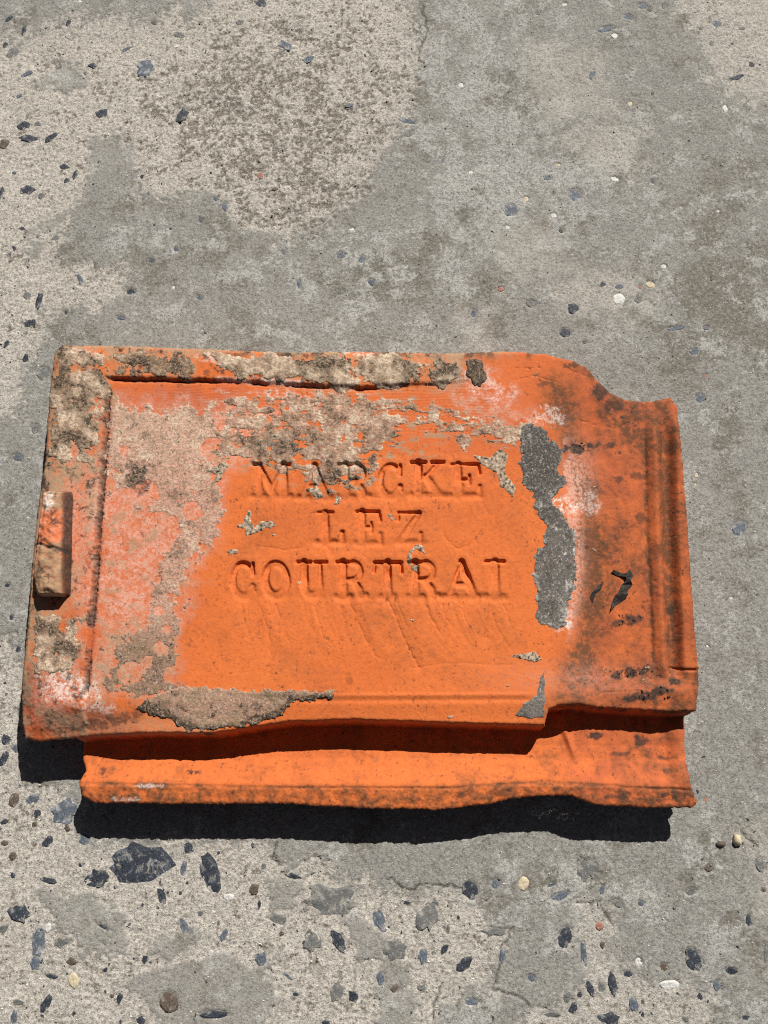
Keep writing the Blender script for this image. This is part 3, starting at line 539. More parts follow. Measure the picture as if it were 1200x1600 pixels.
# --- lower lip (absolute millimetres)
prof = interp(fy + 0.8 * n_mid, [1080, 1165, 1185, 1200, 1212, 1222, 1228, 1236, 1258], [15.0, 15.3, 16.6, 19.2, 22.6, 25.1, 26.0, 25.7, 24.9])
hl = prof + 0.15 * n_big + 0.14 * n_mid + 0.10 * n_sm + 0.05 * n_fine
crease = interp(fx, [130, 400, 700, 850, 1000, 1080], [1223, 1229, 1230, 1221, 1230, 1234])
hl -= 0.55 * np.exp(-((fy - crease + 1.5 * n_sm) / 2.2) ** 2)
hl += (0.30 * n_sm + 0.16 * n_fine) * ss(0, 6, fy - crease)
hl += 3.2 * ss(1042, 1062, fx) * ss(1110, 1150, fy) * (1 - ss(1205, 1235, fy))
hl += 1.2 * blob(fx, fy, 262, 1190, 48, 16) - 0.8 * blob(fx, fy, 180, 1195, 26, 10) + 0.5 * blob(fx, fy, 195, 1192, 15, 7)
hl -= 0.45 * np.exp(-(pld(fx, fy, [(232, 1195), (255, 1180), (285, 1178), (300, 1188)]) / 2.5) ** 2)
hl += 2.0 * np.exp(-(pld(fx, fy, [(878, 1118), (884, 1140), (893, 1162), (903, 1190)]) / 5) ** 2) * (1 - ss(1165, 1205, fy))      # small web beside the step
edge = np.clip(sL, 0, None); hl -= 1.8 * (1 - np.sqrt(np.clip(1 - (1 - np.clip(edge / 6.0, 0, 1)) ** 2, 0, 1)))
for pts in ([(955, 1190), (985, 1188), (1000, 1178)], [(1028, 1180), (1046, 1190)], [(975, 1200), (990, 1175)]): hl -= 0.4 * np.exp(-(pld(fx + n_sm * 4, fy + n_sm * 4, pts, 20) / 1.4) ** 2)

# --- join body and lip: steep wall below the arris
wall = ss(-8.0, 0.0, sB)
Hmm = np.where(sB > 0, ZT * 1000 + hb, hl + (ZT * 1000 - 2.6 - 4.0 + np.minimum(hb, 0) * 0 - hl) * wall)
Hmm = np.where((sB <= 0) & (sL <= 0), ZT * 1000 + hb, Hmm)
step_edge = np.where(px > 855, 5.0, 0.0)
Hmm = np.where((sB <= 0) & (sL > 0), hl + (ZT * 1000 + hb - 0.8 - hl) * wall, Hmm)
TZ = (Hmm * MM).astype(np.float32)
U = np.maximum(sB, sL)
gy_, gx_ = np.gradient(U, STEP); gl = np.sqrt(gx_ ** 2 + gy_ ** 2) + 1e-6
PXM = 0.00041                          # metres per pixel unit of the distance fields
snap = (U < 0.0) & (U > -3.0)
shift = np.where(snap, -U / gl, 0); shift = np.clip(shift, 0, STEP * 1.3)
VX = TX + gx_ / gl * shift; VY = TY + gy_ / gl * shift
ins = U > 0
cell = (ins[:-1, :-1] & ins[1:, 1:]) | (ins[1:, :-1] & ins[:-1, 1:])
# outer snapped vertices inherit the height of the nearest inside neighbour
TZs = TZ.copy()
for _ in range(2):
    acc = np.zeros_like(TZ); cnt = np.zeros_like(TZ)
    known = ins
    for dy, dx in ((0, 1), (0, -1), (1, 0), (-1, 0), (1, 1), (1, -1), (-1, 1), (-1, -1)):
        zz = np.roll(np.where(known, TZ, 0), (dy, dx), (0, 1)); kk = np.roll(known, (dy, dx), (0, 1)); acc += zz; cnt += kk
    TZs = np.where(~ins & (cnt > 0), acc / np.maximum(cnt, 1) - 0.0003, TZs)
TZ = TZs
ny, nx = TX.shape; idx = np.arange(ny * nx).reshape(ny, nx)
cy_, cx_ = np.nonzero(cell)
Q = np.stack([idx[cy_, cx_], idx[cy_, cx_ + 1], idx[cy_ + 1, cx_ + 1], idx[cy_ + 1, cx_]], -1)
ORG = np.array([0.0, float(unproj(600, 850, 0)[1]), 0.0])
P = np.stack([VX - ORG[0], VY - ORG[1], TZ], -1).reshape(-1, 3)
fn = np.cross(P[Q[:, 2]] - P[Q[:, 0]], P[Q[:, 3]] - P[Q[:, 1]])
VN = np.zeros_like(P)
for k in range(4):
    for c in range(3): VN[:, c] += np.bincount(Q[:, k], weights=fn[:, c], minlength=len(P))
VN /= np.linalg.norm(VN, axis=1, keepdims=True) + 1e-12

# --- stains and bloom (attributes of the fired surface itself)
def patch(poly, soft=10, warp=14, noise=None):
    return ss(-soft, soft, sdf(px, py, poly, 70) + warp * (n_mid if noise is None else noise))
bloom = np.clip(0.68 * patch([(160, 620), (350, 640), (430, 640), (350, 760), (330, 860), (285, 940), (270, 1090), (140, 1090), (150, 900)], 22, 26) * (0.55 + 0.8 * n_sm + 0.3)
                + 0.8 * patch([(690, 560), (800, 590), (815, 640), (850, 650), (820, 675), (740, 660), (700, 620)], 16, 20) * (0.5 + n_sm)
                + 0.45 * patch([(150, 600), (90, 720), (60, 800), (125, 960), (45, 1050), (40, 1130), (100, 1140), (130, 1060), (160, 760)], 16, 24)
                + 0.65 * np.exp(-((sdf(px, py, [(812, 663), (870, 693), (887, 753), (902, 870), (895, 935), (880, 982), (835, 967), (840, 850), (815, 730)], 60)) / 16) ** 2) * ss(880, 890, px + 14 * n_sm)
                + 0.5 * blob(px, py, 905, 740, 26, 50) + 0.25 * blob(px, py, 900, 1060, 120, 24), 0, 1)
red = np.clip(0.55 * patch([(150, 600), (360, 610), (350, 760), (300, 900), (285, 1090), (60, 1090), (90, 600)], 30, 30) + 0.8 * patch([(30, 1030), (110, 1040), (120, 1100), (200, 1130), (200, 1165), (20, 1165)], 22, 20) + 0.55 * ss(640, 760, px) * (1 - ss(700, 780, py)) * 0.4 + 0.75 * ss(860, 930, px) * (0.7 + 0.7 * n_mid) + 0.35 * patch([(165, 600), (820, 600), (830, 700), (640, 720), (300, 660), (170, 640)], 30, 30), 0, 1)
brown = np.clip(1.0 * np.exp(-((px - interp(py, [560, 640, 760, 900, 1020, 1090], [868, 878, 915, 932, 905, 890])) / 25) ** 2) * (0.62 + 0.45 * n_mid + 0.2 * n_sm) * ss(560, 600, py)
                + 0.60 * patch([(925, 590), (1055, 620), (1064, 720), (1000, 720), (935, 680)], 20, 24) * (0.7 + n_sm)
                + 0.85 * np.exp(-((px - RG - 26) / 12) ** 2) * (0.75 + 0.4 * n_sm) * ss(640, 700, py) * (1 - 0.6 * ss(1000, 1050, py)) + 0.5 * np.exp(-((px - RG + 6) / 4) ** 2) * (0.6 + n_sm) * ss(640, 700, py)
                + 0.30 * ss(1000, 1060, py) * ss(860, 900, px) * (0.6 + n_sm)
                + 0.28 * patch([(900, 820), (1010, 820), (1010, 900), (960, 960), (910, 920)], 30, 30)
                + 0.24 * patch([(560, 930), (660, 930), (700, 1040), (620, 1050), (570, 990)], 24, 20) * (0.5 + n_sm)
                + 0.14 * patch([(395, 860), (560, 800), (560, 700), (400, 800)], 30, 40)
                + 0.34 * ss(850, 950, px) * (0.75 + 0.8 * n_mid + 0.4 * n_sm) + 0.30 * np.exp(-(pld(px, py, BODY[:24]) / 9) ** 2) * ss(780, 860, px)
                + 0.45 * np.exp(-((sB - 1) / 4) ** 2) * (0.5 + n_sm) * ss(1095, 1115, py) * ss(200, 420, px), 0, 1) * (sB > -3)
lipbrown = np.clip(0.30 * ss(0.05, 0.45, fbm(fx, fy, 60, 5, 181, 0.7)) + 0.62 * np.exp(-((fy - crease) / 4.0) ** 2) * (0.6 + n_mid) + 0.50 * ss(-2, 8, fy - crease) * (0.6 + 1.3 * n_sm) + 0.14 * (0.5 + 1.5 * n_mid) + 0.5 * blob(fx, fy, 210, 1238, 45, 14) * (0.6 + n_sm) + 0.35 * ss(930, 1020, fx) * (0.5 + n_sm) + 0.30 * blob(fx, fy, 980, 1180, 100, 30) * (0.6 + n_sm) + 0.4 * blob(fx, fy, 150, 1190, 40, 20) * (0.5 + n_sm), 0, 1)
brown = np.where(sB > -3, np.clip(brown + 0.55 * nick + 0.16 * ss(0.0, 0.5, fbm(px, py, 120, 6, 197, 0.7)), 0, 1), lipbrown)
spl = (sB > 3) * patch([(150, 610), (350, 640), (340, 860), (285, 940), (270, 1090), (60, 1100), (80, 600)], 20, 26) * ss(0.30, 0.5, fbm(px, py, 8, 4, 211, 0.8)) * ss(-0.1, 0.4, fbm(px, py, 50, 3, 213))
spk = 0.7 * spl + (sB > 3) * ss(0.34, 0.52, fbm(px, py, 11, 4, 71, 0.75)) * ss(0.10, 0.45, fbm(px, py, 60, 3, 75) + 0.12)
edge_l = np.exp(-(pld(px, py, BODY[-8:] + BODY[:9]) / 12) ** 2)
soot = np.clip(0.75 * edge_l * ss(0.02, 0.35, fbm(px, py, 38, 5, 141, 0.7)) + 0.75 * ss(0.10, 0.42, fbm(px, py, 26, 5, 145, 0.75)) * rim + 1.0 * groove * 0.9 + 0.9 * tgro + 0.8 * spk * (0.25 + 0.75 * np.maximum(ss(870, 960, px), 1 - ss(300, 360, px))) + 0.85 * np.exp(-(np.clip(sB, 0, 99) / 5) ** 2) * (px < 130) * (py < 1040) * ss(-0.1, 0.3, n_sm + 0.3 * n_mid), 0, 1)
for cx, cy, rx, ry, k in ((905, 698, 26, 7, .9), (215, 745, 18, 22, .7), (270, 775, 7, 9, .6), (105, 1018, 18, 12, .9), (1060, 1065, 8, 10, .9), (990, 1050, 26, 7, .9), (1020, 1085, 34, 7, .9), (985, 968, 20, 8, .8), (1055, 950, 6, 7, .7), (960, 690, 6, 5, .6), (1000, 740, 10, 6, .5), (970, 745, 7, 5, .6), (1005, 805, 8, 9, .6), (940, 610, 10, 14, .7), (965, 628, 18, 7, .6), (890, 572, 12, 5, .7), (545, 1060, 5, 8, .35), (300, 1110, 34, 10, .7), (325, 1150, 8, 12, .9), (165, 1127, 60, 9, .6), (850, 600, 12, 3, .5), (920, 850, 5, 5, .7), (930, 1150, 10, 10, .0)):
    soot = np.maximum(soot, k * ss(0.25, 0.62, blob(px, py, cx, cy, rx * 1.15, ry * 1.15, -12) * (1 + 1.3 * n_sm + 0.7 * n_fine)))
lsoot = 0.7 * ss(0.40, 0.55, fbm(fx, fy, 9, 4, 171, 0.75)) * (sB < -16)
for cx, cy, rx, ry, k in ((302, 1207, 10, 4, .9), (935, 1150, 14, 5, .9), (1005, 1158, 10, 8, .8), (160, 1205, 5, 5, .8), (965, 1178, 20, 3, .6), (1040, 1185, 14, 3, .6), (965, 1240, 18, 6, .5), (1050, 1243, 18, 7, .6), (780, 1240, 60, 7, .35)):
    lsoot = np.maximum(lsoot, k * ss(0.25, 0.62, blob(fx, fy, cx, cy, rx * 1.15, ry * 1.15) * (1 + 1.3 * n_sm + 0.7 * n_fine)))
soot = np.where(sB > -3, soot, lsoot)
white = np.zeros_like(px)
stk = fbm(px * 0.28, py + 0.04 * px, 11, 4, 151, 0.65)      # streaks along the tile
for cx, cy, rx, ry, k in ((105, 1075, 44, 22, .75), (870, 788, 22, 12, 1.0), (895, 790, 12, 8, .9), (860, 650, 24, 14, .6), (880, 965, 14, 18, .8), (440, 598, 46, 4, .9), (330, 560, 20, 8, .5), (470, 625, 60, 12, .55), (745, 590, 26, 22, .35), (130, 552, 28, 8, .5), (925, 780, 20, 18, .4), (150, 1105, 40, 8, .6), (100, 1045, 14, 8, .7), (565, 552, 40, 5, .7), (780, 610, 24, 12, .4), (400, 660, 80, 30, .25)):
    white = np.maximum(white, k * ss(0.25, 0.8, blob(px, py, cx, cy, rx * 1.2, ry * 1.2, 8) * (1 + 1.2 * n_sm + 0.9 * n_fine)))
white = np.maximum(white, 0.55 * patch([(330, 620), (420, 600), (640, 620), (700, 640), (690, 665), (480, 660), (340, 650)], 14, 20) * ss(0.15, 0.4, stk))
white = np.maximum(white, 0.75 * np.exp(-(pld(px, py, [(340, 592), (400, 598), (475, 597)]) / 3) ** 2))
white = np.where(sB > -3, white, 0.8 * ss(0.4, 0.7, np.maximum(blob(fx, fy, 232, 1227, 26, 5), blob(fx, fy, 200, 1248, 26, 4)) + 0.5 * n_sm) * 0.6)
dull = np.clip(0.85 * patch([(330, 630), (420, 605), (640, 620), (820, 650), (825, 705), (700, 690), (600, 745), (520, 775), (370, 725), (320, 720)], 14, 26) * ss(-0.05, 0.4, stk + 0.6 * n_sm) + 0.65 * patch([(160, 620), (350, 640), (345, 760), (335, 860), (285, 940), (270, 1090), (140, 1090), (150, 900)], 20, 26) * ss(0.02, 0.4, fbm(px, py, 34, 6, 201, 0.8)) + 0.95 * patch([(70, 535), (170, 540), (172, 640), (158, 740), (66, 765)], 16, 24) * (0.75 + n_sm) + 0.5 * patch([(40, 950), (130, 950), (125, 1060), (35, 1070)], 12, 20) * (0.7 + n_sm) + 0.45 * patch([(48, 760), (110, 760), (110, 960), (40, 960)], 10, 10)
               + 0.5 * patch([(150, 980), (280, 980), (280, 1090), (140, 1090)], 20, 26) * (0.6 + n_sm) + 0.6 * patch([(170, 545), (310, 548), (310, 590), (170, 590)], 10, 18) + 0.4 * patch([(440, 550), (720, 552), (720, 606), (440, 606)], 12, 22)
               + 0.35 * patch([(60, 1115), (330, 1118), (330, 1165), (60, 1165)], 14, 10) + 0.7 * np.exp(-(pld(px, py, BODY[-9:] + BODY[:8]) / 14) ** 2) * (0.7 + n_sm) + 0.45 * rim * ss(-0.1, 0.4, n_mid + 0.5 * n_sm), 0, 1) * (sB > -3)
# --- what sits on the tile: old mortar
W1 = np.stack([bloom, brown, soot], -1).reshape(-1, 3); W2 = np.stack([white, dull, red], -1).reshape(-1, 3)

# --- split into parts and build
lab = np.zeros(len(Q), np.int32)
cB = (sB[cy_, cx_] + sB[cy_ + 1, cx_ + 1]) * 0.5; cFy = fy[cy_, cx_]
lab[(cB < -8.5)] = 1
lo = letter_of[cy_, cx_]; lab[lo >= 0] = 2 + lo[lo >= 0]

tile = bpy.data.objects.new("roof_tile", None); COL.objects.link(tile); tile.location = ORG
tag(tile, "weathered orange clay roof tile with impressed lettering lying on the concrete", "roof tile", None, 'thing')
# boundary edges for the side walls
e = np.concatenate([np.stack([Q[:, k], Q[:, (k + 1) % 4]], -1) for k in range(4)]); ef = np.tile(np.arange(len(Q)), 4)
key = e.min(1).astype(np.int64) * (ny * nx) + e.max(1); _, inv, cntE = np.unique(key, return_inverse=True, return_counts=True)
bsel = cntE[inv] == 1; BE = e[bsel]; BL = np.where(lab[ef[bsel]] == 1, 1, 0)
GN = np.stack([gx_ / gl, gy_ / gl], -1).reshape(-1, 2)
def side_wall(edges, rings):
    vid, inv = np.unique(edges.ravel(), return_inverse=True); ed = inv.reshape(-1, 2); m = len(vid); vs = []; top = P[vid]
    jit = (n_sm.reshape(-1)[vid] * 0.0006)
    for k, (inset, z, rel) in enumerate(rings):
        q = top.copy(); q[:, 0] += GN[vid, 0] * (inset + (jit if k else 0)); q[:, 1] += GN[vid, 1] * (inset + (jit if k else 0))
        if k: q[:, 2] = np.minimum(top[:, 2] - 0.0005 * k, (top[:, 2] + z) if rel else z)
        vs.append(q)
    qs = []
    for k in range(len(rings) - 1):
        a, b = ed[:, 0] + k * m, ed[:, 1] + k * m
        qs.append(np.stack([b, a, a + m, b + m], -1))
    nr = np.zeros((m * len(rings), 3)); nr[:, 0] = np.tile(-GN[vid, 0], len(rings)); nr[:, 1] = np.tile(-GN[vid, 1], len(rings)); nr[:m, 2] = 0.6
    nr /= np.linalg.norm(nr, axis=1, keepdims=True)
    w1 = np.tile(W1[vid], (len(rings), 1)); w2 = np.tile(W2[vid], (len(rings), 1))
    return np.concatenate(vs), np.concatenate(qs), nr, w1, w2
names = {0: "body", 1: "lower_lip"}
for l in range(2 + len(LETTERS)):
    q = Q[lab == l]
    if not len(q): continue
    vid, inv = np.unique(q.ravel(), return_inverse=True); q2 = inv.reshape(-1, 4).astype(np.int32)
    v = P[vid]; nn = VN[vid]; w1 = W1[vid]; w2 = W2[vid]; tris = None
    if l < 2:
        rings = [(0, 0, True), (0.0008, -0.003, True), (0.0022, 0.010, False), (0.006, -0.002, False)] if l == 0 else [(0, 0, True), (0.0007, -0.002, True), (0.0022, -0.0055, True), (0.0065, -0.0085, True)]
        sv, sq, sn, s1, s2 = side_wall(BE[BL == l], rings)
        q2 = np.concatenate([q2, sq + len(v)]); v = np.concatenate([v, sv]); nn = np.concatenate([nn, sn]); w1 = np.concatenate([w1, s1]); w2 = np.concatenate([w2, s2])
    if l == 1:                         # flat underside of the lip
        up = [unproj(a, b, ZF) for a, b in LIP]; mx_, my_ = 600, 1180
        up = [unproj(a + (3 if a < 600 else -6), b - (5 if b > 1180 else 0), ZF) for a, b in LIP]
        uv = np.array([(x - ORG[0], y - ORG[1], 0.0120) for x, y in up]); base = len(v)
        tris = np.array(tessellate_polygon([[Vector(p) for p in uv]])) + base
        v = np.concatenate([v, uv]); nn = np.concatenate([nn, np.tile([0, 0, -1.0], (len(uv), 1))]); zz_ = np.zeros((len(uv), 3)); w1 = np.concatenate([w1, zz_]); w2 = np.concatenate([w2, zz_])
    o = mesh_from(names.get(l, "letter"), v, q2, M_CLAY, tile, nn, {'wear': w1, 'wear_more': w2}, tris=tris)
    if l == 1: o['label'] = "low interlocking lip along the front edge"
    if l >= 2: o['label'] = "impressed capital letter " + LETTERS[l - 2][0]

# --- mortar crusts: thin ragged sheets that follow the tile's surface
Hsurf = TZ
def crust(name, dens, thick, tone, mat, label=None, lump=0.5, nz=None):
    """dens > 0 inside; tone = (dark, pink, pale) arrays"""
    dens = np.where(sB > 1.0, dens, -1); on = dens > -0.05
    c = on[:-1, :-1] | on[1:, 1:] | on[1:, :-1] | on[:-1, 1:]; c &= cell
    yy, xx = np.nonzero(c)
    if not len(yy): return None
    q = np.stack([idx[yy, xx], idx[yy, xx + 1], idx[yy + 1, xx + 1], idx[yy + 1, xx]], -1)
    vid, inv = np.unique(q.ravel(), return_inverse=True)
    up = (0.65 * ss(0, 0.12, dens) + 0.35 * ss(0.1, 0.6, dens)) * (1 + 0.7 * lump * (n_sm + 0.6 * n_fine)) * thick * MM - 0.0004 * (1 - ss(-0.05, 0.08, dens))
    v = P[vid].copy(); v[:, 2] += up.reshape(-1)[vid]
    t = np.stack([np.clip(a, 0, 1) * np.ones_like(px) for a in tone], -1).reshape(-1, 3)[vid]
    q = inv.reshape(-1, 4); comp = np.arange(len(vid))
    while True:                                   # connected pieces
        m = comp[q].min(1); new = comp.copy()
        for k in range(4): np.minimum.at(new, q[:, k], m)
        new = new[new]
        if (new == comp).all(): break
        comp = new
    fc = comp[q[:, 0]]; ids, cnt = np.unique(fc, return_counts=True); order = np.argsort(-cnt); small = []
    for k, c_ in enumerate(ids[order]):
        if cnt[order][k] < 90: small.append(c_); continue
        sel = q[fc == c_]; vv, ii = np.unique(sel.ravel(), return_inverse=True)
        o = mesh_from(name, v[vv], ii.reshape(-1, 4), mat, tile, None, {'tone': t[vv]})
        if label and k == 0: o['label'] = label
    if small:
        sel = q[np.isin(fc, small)]; vv, ii = np.unique(sel.ravel(), return_inverse=True)
        o = mesh_from("mortar_specks", v[vv], ii.reshape(-1, 4), mat, tile, None, {'tone': t[vv]}); o['kind'] = 'stuff'
def dpoly(poly, soft=18.0): return np.clip(sdf(px, py, poly, 40) / soft, -1.5, 1.0)
def dblobs(bl): 
    r = np.full(px.shape, -1.0, np.float32)
    for b in bl: r = np.maximum(r, blob(px + wx_, py + wy_, *b) * 1.6 - 0.8)
    return r
lace = 0.85 * n_sm + 0.5 * n_fine
# left field
d = dpoly([(172, 628), (260, 640), (335, 636), (352, 690), (338, 752), (345, 800), (338, 850), (302, 872), (280, 930), (274, 1000), (284, 1082), (232, 1090), (168, 1078), (180, 1010), (235, 980), (228, 930), (256, 870), (262, 820), (235, 800), (205, 795), (170, 760), (166, 690)], 16)
wx_, wy_ = 6 * n_sm + 3 * n_fine, 6 * n_mid + 3 * n_fine
holes = dblobs([(222, 772, 24, 18), (252, 830, 26, 26), (208, 958, 16, 12), (253, 1015, 12, 10), (205, 1050, 20, 16), (265, 1055, 10, 12), (300, 800, 14, 16), (190, 860, 30, 46), (250, 955, 8, 8), (230, 1035, 9, 8), (330, 700, 16, 14), (195, 705, 7, 7), (258, 985, 7, 7)])
dl = 0.8 * d + 0.85 * n_mid + 1.0 * lace - 0.02; dl = np.where(holes > -0.35, np.minimum(dl, -holes + 0.3 * lace - 0.25), dl)
low = ss(930, 1030, py)
tn = fbm(px, py, 30, 5, 101, 0.65); tf = fbm(px, py, 9, 3, 105, 0.7)
crust("mortar_crust", dl, 0.28, (0.55 * low * ss(-0.3, 0.3, tn) + 0.8 * ss(0.35, 0.75, blob(px, py, 215, 745, 24, 28) + 0.7 * n_sm) + 0.55 * ss(0.25, 0.6, tf) + 0.35 * ss(0.2, 0.6, -tn), 0.80 * (1 - 0.6 * low) + 0.7 * tn, 0.75 * ss(0.1, 0.55, tn + 0.5 * tf) * (1 - 0.6 * low) + 0.20 * (1 - ss(680, 760, py))), M_CRUST, "pinkish grey mortar film over the left of the pan")
# upper band
d = np.maximum(dpoly([(335, 640), (420, 612), (520, 612), (600, 622), (640, 640), (700, 632), (770, 655), (815, 664), (815, 700), (770, 688), (725, 692), (692, 668), (640, 655), (612, 690), (590, 735), (575, 752), (520, 770), (480, 745), (420, 725), (375, 712), (335, 712)], 14), dpoly([(440, 728), (500, 735), (575, 735), (570, 752), (525, 765), (480, 755)], 8))
dl = d * 0.55 + 0.75 * lace + 0.75 * n_mid - 0.16 + 0.75 * fbm(px * 0.28, py + 0.04 * px, 11, 4, 151, 0.65) + 0.25 * blob(px, py, 585, 670, 40, 30) + 0.25 * blob(px, py, 740, 675, 60, 14) + 0.25 * blob(px, py, 440, 700, 70, 18)
crust("mortar_crust", dl, 0.42, (0.55 * ss(0.05, 0.5, -tn) + 0.45 * ss(0.2, 0.6, tf) + 0.6 * blob(px, py, 440, 695, 50, 16) + 0.6 * blob(px, py, 530, 750, 50, 14), 0.42 + 0.6 * tn, 0.75 * ss(-0.05, 0.45, tn + 0.4 * tf)), M_CRUST, "lacy beige mortar remains above the lettering", 0.8)
# top rim
d = dpoly([(178, 548), (305, 552), (312, 590), (178, 590)], 10) + 0.7 * n_sm + 1.3 * n_mid + 0.3 * n_fine - 0.15
crust("mortar_crust", d, 0.6, (0.45 + 1.2 * tn + 0.6 * tf, 0.1 + 0 * px, 0.35 * ss(0, .5, -tn)), M_CRUST, "dark brown crust on the far rim")
d = dpoly([(335, 552), (455, 556), (560, 552), (690, 560), (715, 585), (690, 600), (610, 606), (540, 610), (470, 600), (400, 590), (335, 588)], 12) + 0.7 * lace + 1.5 * n_mid - 0.22
crust("mortar_crust", d, 0.7, (0.15 + 1.0 * tn + 0.5 * tf + 0.6 * blob(px, py, 500, 570, 40, 16) + 0.5 * ss(600, 680, px), 0.25 + 0.5 * n_big, 0.45 - 0.8 * tn + 0.4 * tf), M_CRUST, "thick yellowish mortar on the far rim")
d = dpoly([(726, 560), (752, 562), (760, 585), (752, 606), (738, 596), (728, 585)], 7) + 0.7 * n_sm
crust("mortar_crust", d, 0.9, (0.85 + 0 * px, 0 * px, 0.1 + 0 * px), M_CRUST, "small dark crust at the end of the far rim")
# left rim
for poly, lb in (([(86, 543), (168, 545), (172, 600), (163, 640), (160, 690), (152, 730), (76, 728), (82, 600)], "brown mortar on the left rim above the nib"), ([(58, 965), (128, 962), (122, 1045), (52, 1058)], "grey brown mortar on the left rim below the nib")):
    d = dpoly(poly, 10) + 1.1 * n_sm + 0.95 * n_mid + 0.4 * n_fine - 0.28
    crust("mortar_crust", d, 0.5, (0.30 + 1.3 * tn + 0.6 * tf, 0.2 - 0.5 * tn, 0.30 - 0.9 * tn + 0.5 * tf), M_CRUST, lb)
# front edge
fw = 0
d = dpoly([(218, 1106), (228, 1090), (262, 1080), (290, 1074), (375, 1076), (400, 1082), (440, 1079), (522, 1079), (518, 1090), (455, 1098), (440, 1116), (400, 1132), (330, 1143), (290, 1140), (262, 1124), (232, 1116)], 7) + 1.0 * n_sm + 0.35 * n_fine + 0.05
fr = ss(0.0, 0.35, 1 - dpoly([(218, 1106), (228, 1090), (262, 1080), (290, 1074), (375, 1076), (400, 1082), (440, 1079), (522, 1079), (518, 1090), (455, 1098), (440, 1116), (400, 1132), (330, 1143), (290, 1140), (262, 1124), (232, 1116)], 16))
crust("mortar_crust", d, 0.8, (0.85 * ss(-13, -3, py + 5 * tn - interp(px, [215, 245, 300, 340, 390, 430, 455, 520], [1100, 1112, 1138, 1141, 1132, 1118, 1099, 1092])) + 0.5 * ss(0.2, 0.6, tf) + 0.6 * ss(0.1, 0.5, tn) + 0.4 * blob(px, py, 240, 1105, 30, 14) + 0.45 * blob(px, py, 450, 1086, 60, 6), 0.35 + 0.8 * tn, 0.02 + 0.5 * tf), M_CRUST, "thick dark edged mortar strip on the front edge", 0.35)
# small scraps round the letters
SCRAPS = [([(388, 798), (393, 800), (392, 818), (398, 824), (408, 815), (425, 814), (432, 822), (418, 824), (400, 832), (384, 840), (382, 826), (365, 822), (380, 817)], "pale cross shaped mortar scrap left of the middle line"),
          ([(322, 735), (350, 720), (357, 727), (345, 750), (332, 756), (338, 742)], "pale mortar scrap left of the first line"), ([(355, 860), (372, 858), (372, 865), (358, 868)], "tiny mortar scrap above the last line"),
          ([(525, 775), (534, 778), (527, 790), (521, 788)], "tiny mortar scrap under the first line"), ([(740, 712), (765, 715), (782, 700), (795, 712), (788, 735), (806, 765), (800, 776), (782, 760), (776, 738), (755, 728)], "pale mortar spatter right of the first line"),
          ([(635, 880), (640, 862), (650, 850), (660, 852), (664, 866), (659, 862), (650, 857), (643, 866), (642, 880), (654, 884), (652, 894), (642, 888)], "thin mortar ring above the last line"),
          ([(478, 765), (495, 758), (506, 775), (496, 780)], "small pink mortar scrap in the first letter A"), ([(798, 1026), (812, 1022), (838, 1018), (846, 1030), (836, 1034), (815, 1030)], "thin grey flake near the right of the pan")]
for poly, lb in SCRAPS:
    d = dpoly(poly, 3.5) + 0.45 * n_sm + 0.5 * n_fine + 0.1
    crust("mortar_scrap", d, 0.45, (0.35 + 1.1 * n_fine, 0.2 + 0 * px, 0.75 + 0.5 * n_sm), M_CRUST, lb, 0.8)
# grey cement smears on the right
SMEAR = [(812, 663), (850, 670), (862, 690), (880, 702), (875, 717), (870, 737), (887, 753), (877, 763), (862, 782), (880, 808), (897, 830), (901, 870), (902, 903), (897, 922), (892, 935), (880, 981), (860, 977), (845, 977), (835, 966), (840, 943), (840, 920), (833, 897), (838, 863), (850, 850), (852, 820), (840, 803), (832, 770), (818, 753), (813, 730), (815, 707), (812, 687)]
d = dpoly(SMEAR, 9) + 0.75 * n_sm + 0.35 * n_fine + 0.10
pl = 0.8 * ss(0.15, 0.6, 0.55 * np.exp(-(np.clip(sdf(px, py, SMEAR, 30), 0, 30) / 5) ** 2) + 0.9 * n_sm + 0.6 * n_fine - 0.15) + 0.9 * ss(0.25, 0.6, blob(px, py, 872, 775, 26, 16) + blob(px, py, 882, 960, 12, 26) + 0.7 * blob(px, py, 822, 680, 16, 26) + 0.55 * n_sm + 0.3 * n_fine)
crust("cement_smear", d, 0.45, (0.45 + 0.9 * tn + 0.5 * tf + 0.75 * (1 - ss(740, 840, py)), 0.15 + 0.9 * tn + 0.15 * ss(700, 850, py), pl), M_TAR, "long dark grey cement smear right of the lettering", 0.6)
d = dpoly([(850, 1047), (852, 1087), (851, 1120), (833, 1124), (805, 1118), (817, 1101), (838, 1087), (844, 1062)], 4) + 0.5 * n_sm + 0.3 * n_fine
crust("cement_smear", d, 0.45, (0.2 + 0.4 * n_sm, 0.4 + 0.4 * n_mid, 0.6 * ss(0.2, 0.6, n_sm)), M_TAR, "small grey cement smear at the front corner", 0.6)

